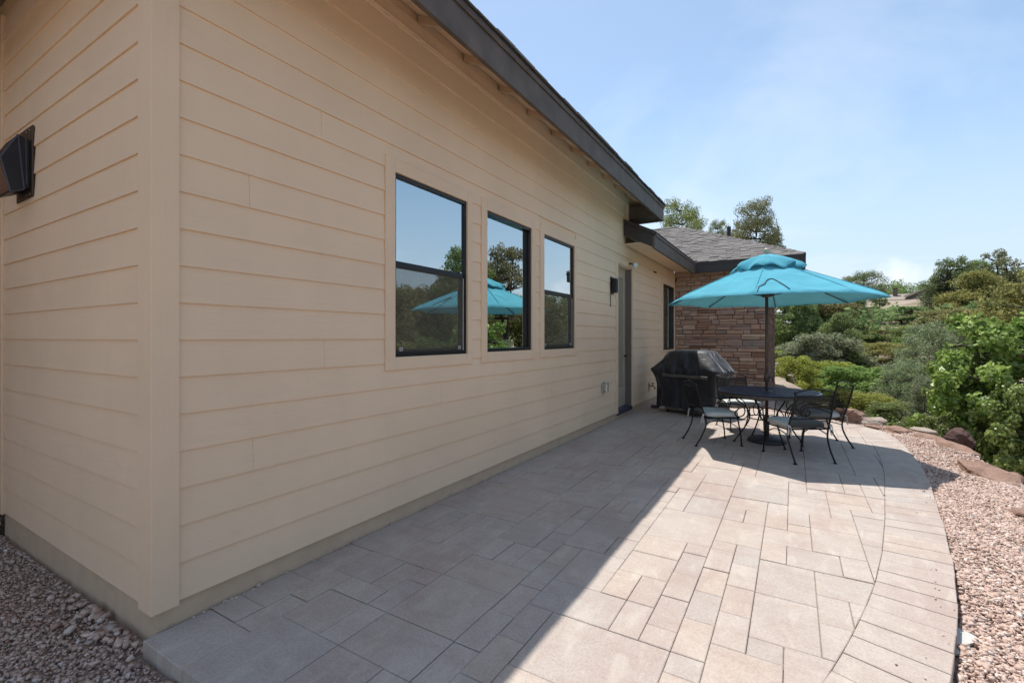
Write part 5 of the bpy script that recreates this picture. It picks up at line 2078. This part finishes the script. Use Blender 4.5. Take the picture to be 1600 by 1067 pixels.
PLANTS = [
    ('pine', 'leaf_pine', -4.80, 36.63, 11.78, 4.16, 'tall pine rising behind the roof, the one touching the upper eave'),
    ('pine', 'leaf_pine', 0.21, 37.32, 11.34, 4.11, 'tall open pine rising behind the roof, just left of the umbrella top'),
    ('pine', 'leaf_pine', -2.70, 40.24, 10.74, 2.09, 'short pine between the two tall pines behind the roof'),
    ('pinyon', 'leaf_pine', -1.75, 43.15, 11.01, 1.65, 'smallest pine tip beside the vent pipe behind the roof'),
    ('pinyon', 'leaf_dark', 1.26, 44.96, 10.24, 1.43, 'thin pine twig showing right of the finial behind the roof'),
    ('pine', 'leaf_dark', 10.64, 76.32, 10.00, 5.63, 'distant dark pine whose top clears the umbrella rim'),
    ('pinyon', 'leaf_dark', 12.71, 79.91, 8.52, 2.64, 'low distant pine left of the far chimney'),
    ('pinyon', 'leaf_dark', 9.61, 80.37, 10.02, 3.63, 'distant pine half hidden by the umbrella rim'),
    ('pinyon', 'leaf_dark', 16.18, 60.98, 9.17, 4.55, 'open airy pinyon with sky between its limbs, left of the tallest tree'),
    ('pinyon', 'leaf_pine', 19.53, 60.66, 9.43, 5.08, 'tallest pinyon on the hill at the right'),
    ('juniper', 'leaf_dark', 15.54, 61.76, 8.30, 3.88, 'dark cone-shaped juniper right of the far house gable'),
    ('juniper', 'leaf_olive', 17.17, 58.07, 7.48, 6.39, 'wide olive juniper between the two pinyons'),
    ('juniper', 'leaf_olive', 19.16, 55.77, 5.51, 5.06, 'olive-brown juniper at the right edge below the tallest pinyon'),
    ('juniper', 'leaf_dark', 16.23, 51.66, 4.36, 5.75, 'dark shadowy juniper low below the two pinyons'),
    ('juniper', 'leaf_dark', 23.79, 70.24, 8.75, 4.13, 'dark juniper cut by the right edge of the picture'),
    ('oak', 'leaf_dark', 11.96, 58.43, 4.49, 5.06, 'small round dark tree on a bare trunk below the far chimney'),
    ('pinyon', 'leaf_green', 9.71, 59.41, 4.62, 2.24, 'slim young tree left of the round dark tree'),
    ('oak', 'leaf_green', 2.49, 41.03, 4.60, 5.20, 'green oak beside the stone wall corner under the umbrella'),
    ('oak', 'leaf_olive', 4.67, 43.52, 4.79, 5.72, 'olive-brown scrub oak under the middle of the umbrella'),
    ('juniper', 'leaf_dark', 6.88, 46.02, 4.99, 3.45, 'dark juniper under the right half of the umbrella'),
    ('juniper', 'leaf_green', 5.11, 35.61, 2.91, 2.97, 'bright layered juniper in front of the dark trees'),
    ('juniper', 'leaf_dark', 3.46, 39.28, 4.05, 2.81, 'dark juniper between the green oak and the scrub oak'),
    ('oak', 'leaf_green', 6.93, 40.21, 1.70, 3.40, 'small leafy bush below the slim young tree'),
    ('shrub', 'leaf_yellow', 8.17, 44.46, 1.98, 4.08, 'yellow-green bush left of the bare trunk'),
    ('shrub', 'leaf_grey', 3.83, 27.83, 1.61, 4.29, 'grey-green manzanita mound in the middle of the slope'),
    ('shrub', 'leaf_grey', 2.72, 29.49, 1.13, 2.68, 'smaller grey-green mound next to the stone wall'),
    ('shrub', 'leaf_yellow', 2.03, 27.91, 0.66, 1.89, 'yellow-green bush touching the stone wall edge'),
    ('shrub', 'leaf_yellow', 2.66, 20.11, 0.63, 2.17, 'bright yellow-green shrub behind the rear chairs'),
    ('shrub', 'leaf_green', 4.77, 28.39, 0.78, 3.30, 'mid-green shrub right of the grey-green mound'),
    ('shrub', 'leaf_yellow', 7.17, 33.35, 1.08, 4.18, 'large olive-yellow bush on the open slope'),
    ('shrub', 'leaf_green', 4.61, 20.71, 0.29, 3.31, 'fresh green shrub above the right-hand chair back'),
    ('shrub', 'leaf_yellow', 3.93, 22.63, 0.36, 2.68, 'yellow-green shrub left of the fresh green one'),
    ('shrub', 'leaf_yellow', 5.93, 22.67, 0.23, 2.54, 'yellow-tinted shrub left of the grey bush'),
    ('shrub', 'leaf_yellow', 3.98, 15.65, -0.20, 2.09, 'bright low shrub directly behind the right-hand chair'),
    ('shrub', 'leaf_green', 4.75, 14.71, -0.33, 1.69, 'bright low shrub sprawling over the far edging rocks'),
    ('shrub', 'leaf_yellow', 4.60, 17.19, -0.38, 2.24, 'lime-coloured low shrub between two green ones'),
    ('grey', 'leaf_grey', 6.76, 21.41, 2.05, 3.09, 'tall silvery-green bush behind the big-leaved tree'),
    ('grey', 'leaf_grey', 5.62, 17.81, 0.72, 1.89, 'silvery-green bush lower on the left side of the tall one'),
    ('grey', 'leaf_grey', 8.17, 23.44, 1.92, 2.45, 'silvery-green bush behind the top of the big-leaved tree'),
    ('juniper', 'leaf_grey', 5.35, 14.14, 0.38, 1.04, 'narrow bluish-green juniper shrub just beyond the rocks'),
    ('grey', 'leaf_green', 6.11, 15.18, 0.33, 1.38, 'dull green shrub between juniper shrub and big-leaved tree'),
    ('oak', 'leaf_olive', 11.40, 39.40, 3.32, 4.13, 'olive scrub oak above the silvery-green bushes'),
    ('oak', 'leaf_olive', 12.82, 35.59, 2.35, 4.92, 'broad olive scrub oak behind the big-leaved tree'),
    ('oak', 'leaf_green', 10.18, 43.34, 2.27, 3.51, 'green scrub oak below the far house gable'),
    ('shrub', 'leaf_green', 9.63, 38.34, 1.67, 3.09, 'green bush right of the bare trunk'),
    ('maple', 'leaf_maple', 5.50, 11.66, 1.00, 1.53, 'lower big-leaved bush left of the tall bright one'),
    ('maple', 'leaf_maple', 5.84, 11.05, 1.76, 2.37, 'bright big-leaved tree leaning in at the right edge'),
    ('maple', 'leaf_maple', 4.79, 10.42, -0.08, 0.73, 'small big-leaved sapling behind the dark purplish rock'),
    ('maple', 'leaf_maple', 4.68, 11.75, -0.31, 0.62, 'lowest leafy sprout behind the far edging rocks'),
    ('maple', 'leaf_maple', 5.78, 9.85, 0.61, 1.36, 'big-leaved bush cut off by the right edge above the rocks'),
    ('pinyon', 'leaf_dark', 20.35, 70.50, 9.90, 5.01, 'dark pinyon rising behind the wide olive juniper'),
    ('pinyon', 'leaf_pine', 22.62, 66.03, 9.47, 4.52, 'pinyon cut by the right edge behind the olive-brown juniper'),
]
for q in PLANTS:
    plant(*q)
# the slope east of the patio, outside the picture but mirrored in the windows
rt_ = random.Random(9)
MIRR = 'trees east of the patio mirrored in the windows'
for x, y, k, mt, zt_, w in ((12.3, 23.0, 'pinyon', 'leaf_olive', 6.9, 4.2), (12.2, 18.6, 'pinyon', 'leaf_green', 6.0, 3.6), (15.2, 21.0, 'juniper', 'leaf_olive', 5.4, 4.6), (11.8, 26.5, 'oak', 'leaf_olive', 4.4, 4.4), (16.5, 27.0, 'juniper', 'leaf_pine', 6.2, 4.8), (13.5, 9.0, 'oak', 'leaf_olive', 4.0, 4.0), (16.0, 13.5, 'pinyon', 'leaf_pine', 5.8, 4.4), (18.5, 18.0, 'juniper', 'leaf_olive', 5.0, 4.6), (14.5, 19.0, 'oak', 'leaf_green', 3.4, 4.2),
                            (21.0, 13.0, 'pinyon', 'leaf_olive', 6.6, 4.6), (19.0, 8.0, 'juniper', 'leaf_olive', 4.6, 4.4), (24.0, 20.0, 'pine', 'leaf_pine', 7.6, 5.0), (11.0, 12.8, 'shrub', 'leaf_yellow', 1.2, 3.0),
                            (12.5, 16.0, 'shrub', 'leaf_green', 1.4, 3.4), (10.5, 8.0, 'shrub', 'leaf_yellow', 0.8, 2.8), (26.0, 11.0, 'juniper', 'leaf_dark', 6.0, 5.0), (22.0, 25.0, 'oak', 'leaf_olive', 5.4, 5.0),
                            (15.5, 24.0, 'juniper', 'leaf_olive', 4.8, 4.4), (18.0, 30.0, 'pinyon', 'leaf_pine', 6.6, 4.6), (28.0, 28.0, 'juniper', 'leaf_olive', 7.0, 5.6), (30.0, 18.0, 'oak', 'leaf_olive', 7.0, 6.0),
                            (13.0, 5.0, 'oak', 'leaf_olive', 3.8, 3.8), (17.0, 3.5, 'juniper', 'leaf_olive', 4.8, 4.4), (23.0, 5.0, 'juniper', 'leaf_olive', 6.0, 5.0), (12.0, 21.5, 'grey', 'leaf_grey', 1.4, 3.0),
                            (17.0, 10.8, 'oak', 'leaf_olive', 4.4, 4.2), (15.0, 16.4, 'oak', 'leaf_olive', 4.0, 3.8), (20.5, 15.8, 'oak', 'leaf_olive', 5.2, 4.2)):
    desc = {'oak': 'rounded', 'pinyon': 'airy', 'juniper': 'dense', 'pine': 'tall', 'shrub': 'low', 'grey': 'silvery'}[k]
    tone = {'leaf_olive': 'olive', 'leaf_pine': 'dark green', 'leaf_green': 'green', 'leaf_yellow': 'yellow-green', 'leaf_dark': 'dark', 'leaf_grey': 'grey-green'}[mt]
    plant(k, mt, x, y, zt_, w, '%s %s %s on the eastern slope, mirrored in the windows' % (desc, tone, 'bush' if k in ('shrub', 'grey') else 'tree'), MIRR)

# low scrub and dead grass over the slope, nobody could count it
n_t = 5200
ta = rng.uniform(-0.45, 0.95, n_t)
td = rng.uniform(0, 1, n_t) ** 0.6 * 75 + 9
tx = 2.5 + np.sin(ta) * td
ty = -1.0 + np.cos(ta) * td
okk = (rock_dist(tx, ty) > 1.2)
patch = vnoise(np.stack([tx * 0.25, ty * 0.25, tx * 0], -1), 77)
okk &= patch > -0.25
tx, ty = tx[okk], ty[okk]
tz_ = terrain_z(tx, ty)
cl_ = np.stack([tx, ty, tz_ + 0.12], -1)
ra_ = rng.uniform(0.2, 0.62, len(tx))
for nm_, mt_, lo_, hi_ in (('undergrowth', 'leaf_yellow', 0.0, 0.45), ('undergrowth', 'leaf_green', 0.45, 0.8), ('dry_grass', 'leaf_olive', 0.8, 1.0)):
    sel = slice(int(len(tx) * lo_), int(len(tx) * hi_))
    V_, F_, k_ = leaf_cloud(cl_[sel], ra_[sel], int(150000 * (hi_ - lo_)), 0.085, 0.5, rng, 0.6, 0.4)
    tag(put(nm_, np_mesh(nm_, V_, F_, k_), mt_), kind='stuff')

# the far wooded hillside, one mass
n_t = 1150
ta = rng.uniform(-0.75, 1.45, n_t)
td = np.concatenate([rng.uniform(40, 88, 500), rng.uniform(105, 170, n_t - 500)])
tx = 2.5 + np.sin(ta) * td
ty = -1.0 + np.cos(ta) * td
hh = np.where(td < 90, 1.0, 1.7) * rng.uniform(0.7, 1.4, n_t)
keep = ~((ta > 0.06) & (ta < 0.27) & (td > 60) & (td < 128))
tx, ty, hh = tx[keep], ty[keep], hh[keep]
tz_ = terrain_z(tx, ty)
cl_ = np.concatenate([np.stack([tx, ty, tz_ + hh * 0.7], -1), np.stack([tx + rng.normal(0, .8, len(tx)), ty, tz_ + hh * 1.45], -1)])
ra_ = np.concatenate([hh * 1.05, hh * 0.75])
V_, F_, k_ = leaf_cloud(cl_, ra_, 190000, 0.34, 0.7, rng, 0.8, 0.4)
tag(put('woodland', np_mesh('woodland', V_, F_, k_), 'leaf_dark'), kind='stuff')

# pale ledges showing on the slope
for k, (x, y, z, s, lab) in enumerate(((2.35, 26.2, -1.25, 1.1, 'pale rock ledge on the slope just right of the stone wall'), (11.3, 36.0, 0.0, 1.0, 'pale flat rock ledge half way up the slope among the bushes'),
                                       (3.4, 22.5, -1.6, 0.9, 'pale low boulder on the slope below the yellow-green bush'))):
    zz = float(terrain_z(np.array([x]), np.array([y]))[0])
    boulder('ledge_rock', x, y, zz + 0.05, s * 1.25, s * 0.7, s * 0.34, 0.3 + k, 60 + k, 'rock_pale', lab, 0.5)

# ================================================================== FAR HOUSE
fh = tag(empty('distant_house', (20.4, 112.6, 6.9)), 'distant tan house with dark stone chimney on the hill', 'house')
cth, sth = math.cos(math.radians(-24)), math.sin(math.radians(-24))
fh.rotation_euler = (0, 0, math.radians(-10))
fh.scale = (0.62, 0.62, 0.62)
MB().box(-8.0, 6.0, -5.0, 5.0, -2.0, 2.6).build('wall', 'far_wall', fh)
m = MB()
m.slab([(-9.0, -6.2, 2.3), (3.5, -6.2, 2.3), (3.5, 0.0, 4.35), (-5.5, 0.0, 4.35)], 0.25)
m.slab([(3.5, 6.2, 2.3), (-9.0, 6.2, 2.3), (-5.5, 0.0, 4.35), (3.5, 0.0, 4.35)], 0.25)
m.slab([(-9.0, 6.2, 2.3), (-9.0, -6.2, 2.3), (-5.5, 0.0, 4.35)], 0.25)
m.build('roof', 'far_roof', fh)
g = MB()
g.slab([(0.2, -6.9, 3.3), (0.2, -5.4, 3.3), (7.5, -5.4, 6.2), (7.5, -6.9, 6.2)], 0.3)
g.build('gable_roof', 'far_trim', fh)
MB().hexa([(0.6, -6.0, 1.5), (7.5, -6.0, 1.5), (7.5, -5.5, 1.5), (0.6, -5.5, 1.5), (0.6, -6.0, 3.0), (7.5, -6.0, 5.85), (7.5, -5.5, 5.85), (0.6, -5.5, 3.0)]).build('gable_wall', 'far_wall', fh)
g = MB()
g.slab([(1.4, -7.2, 2.0), (1.4, -6.05, 2.0), (7.5, -6.05, 4.2), (7.5, -7.2, 4.2)], 0.3)
g.build('porch_roof', 'far_trim', fh)
ch = MB().box(-2.4, -1.3, -2.2, -1.0, 2.6, 5.9).build('chimney', 'far_wall', fh, bevel=0.04)
MB().box(-2.5, -1.2, -2.3, -0.9, 5.9, 6.1).build('chimney_cap', 'bronze_brown', ch)
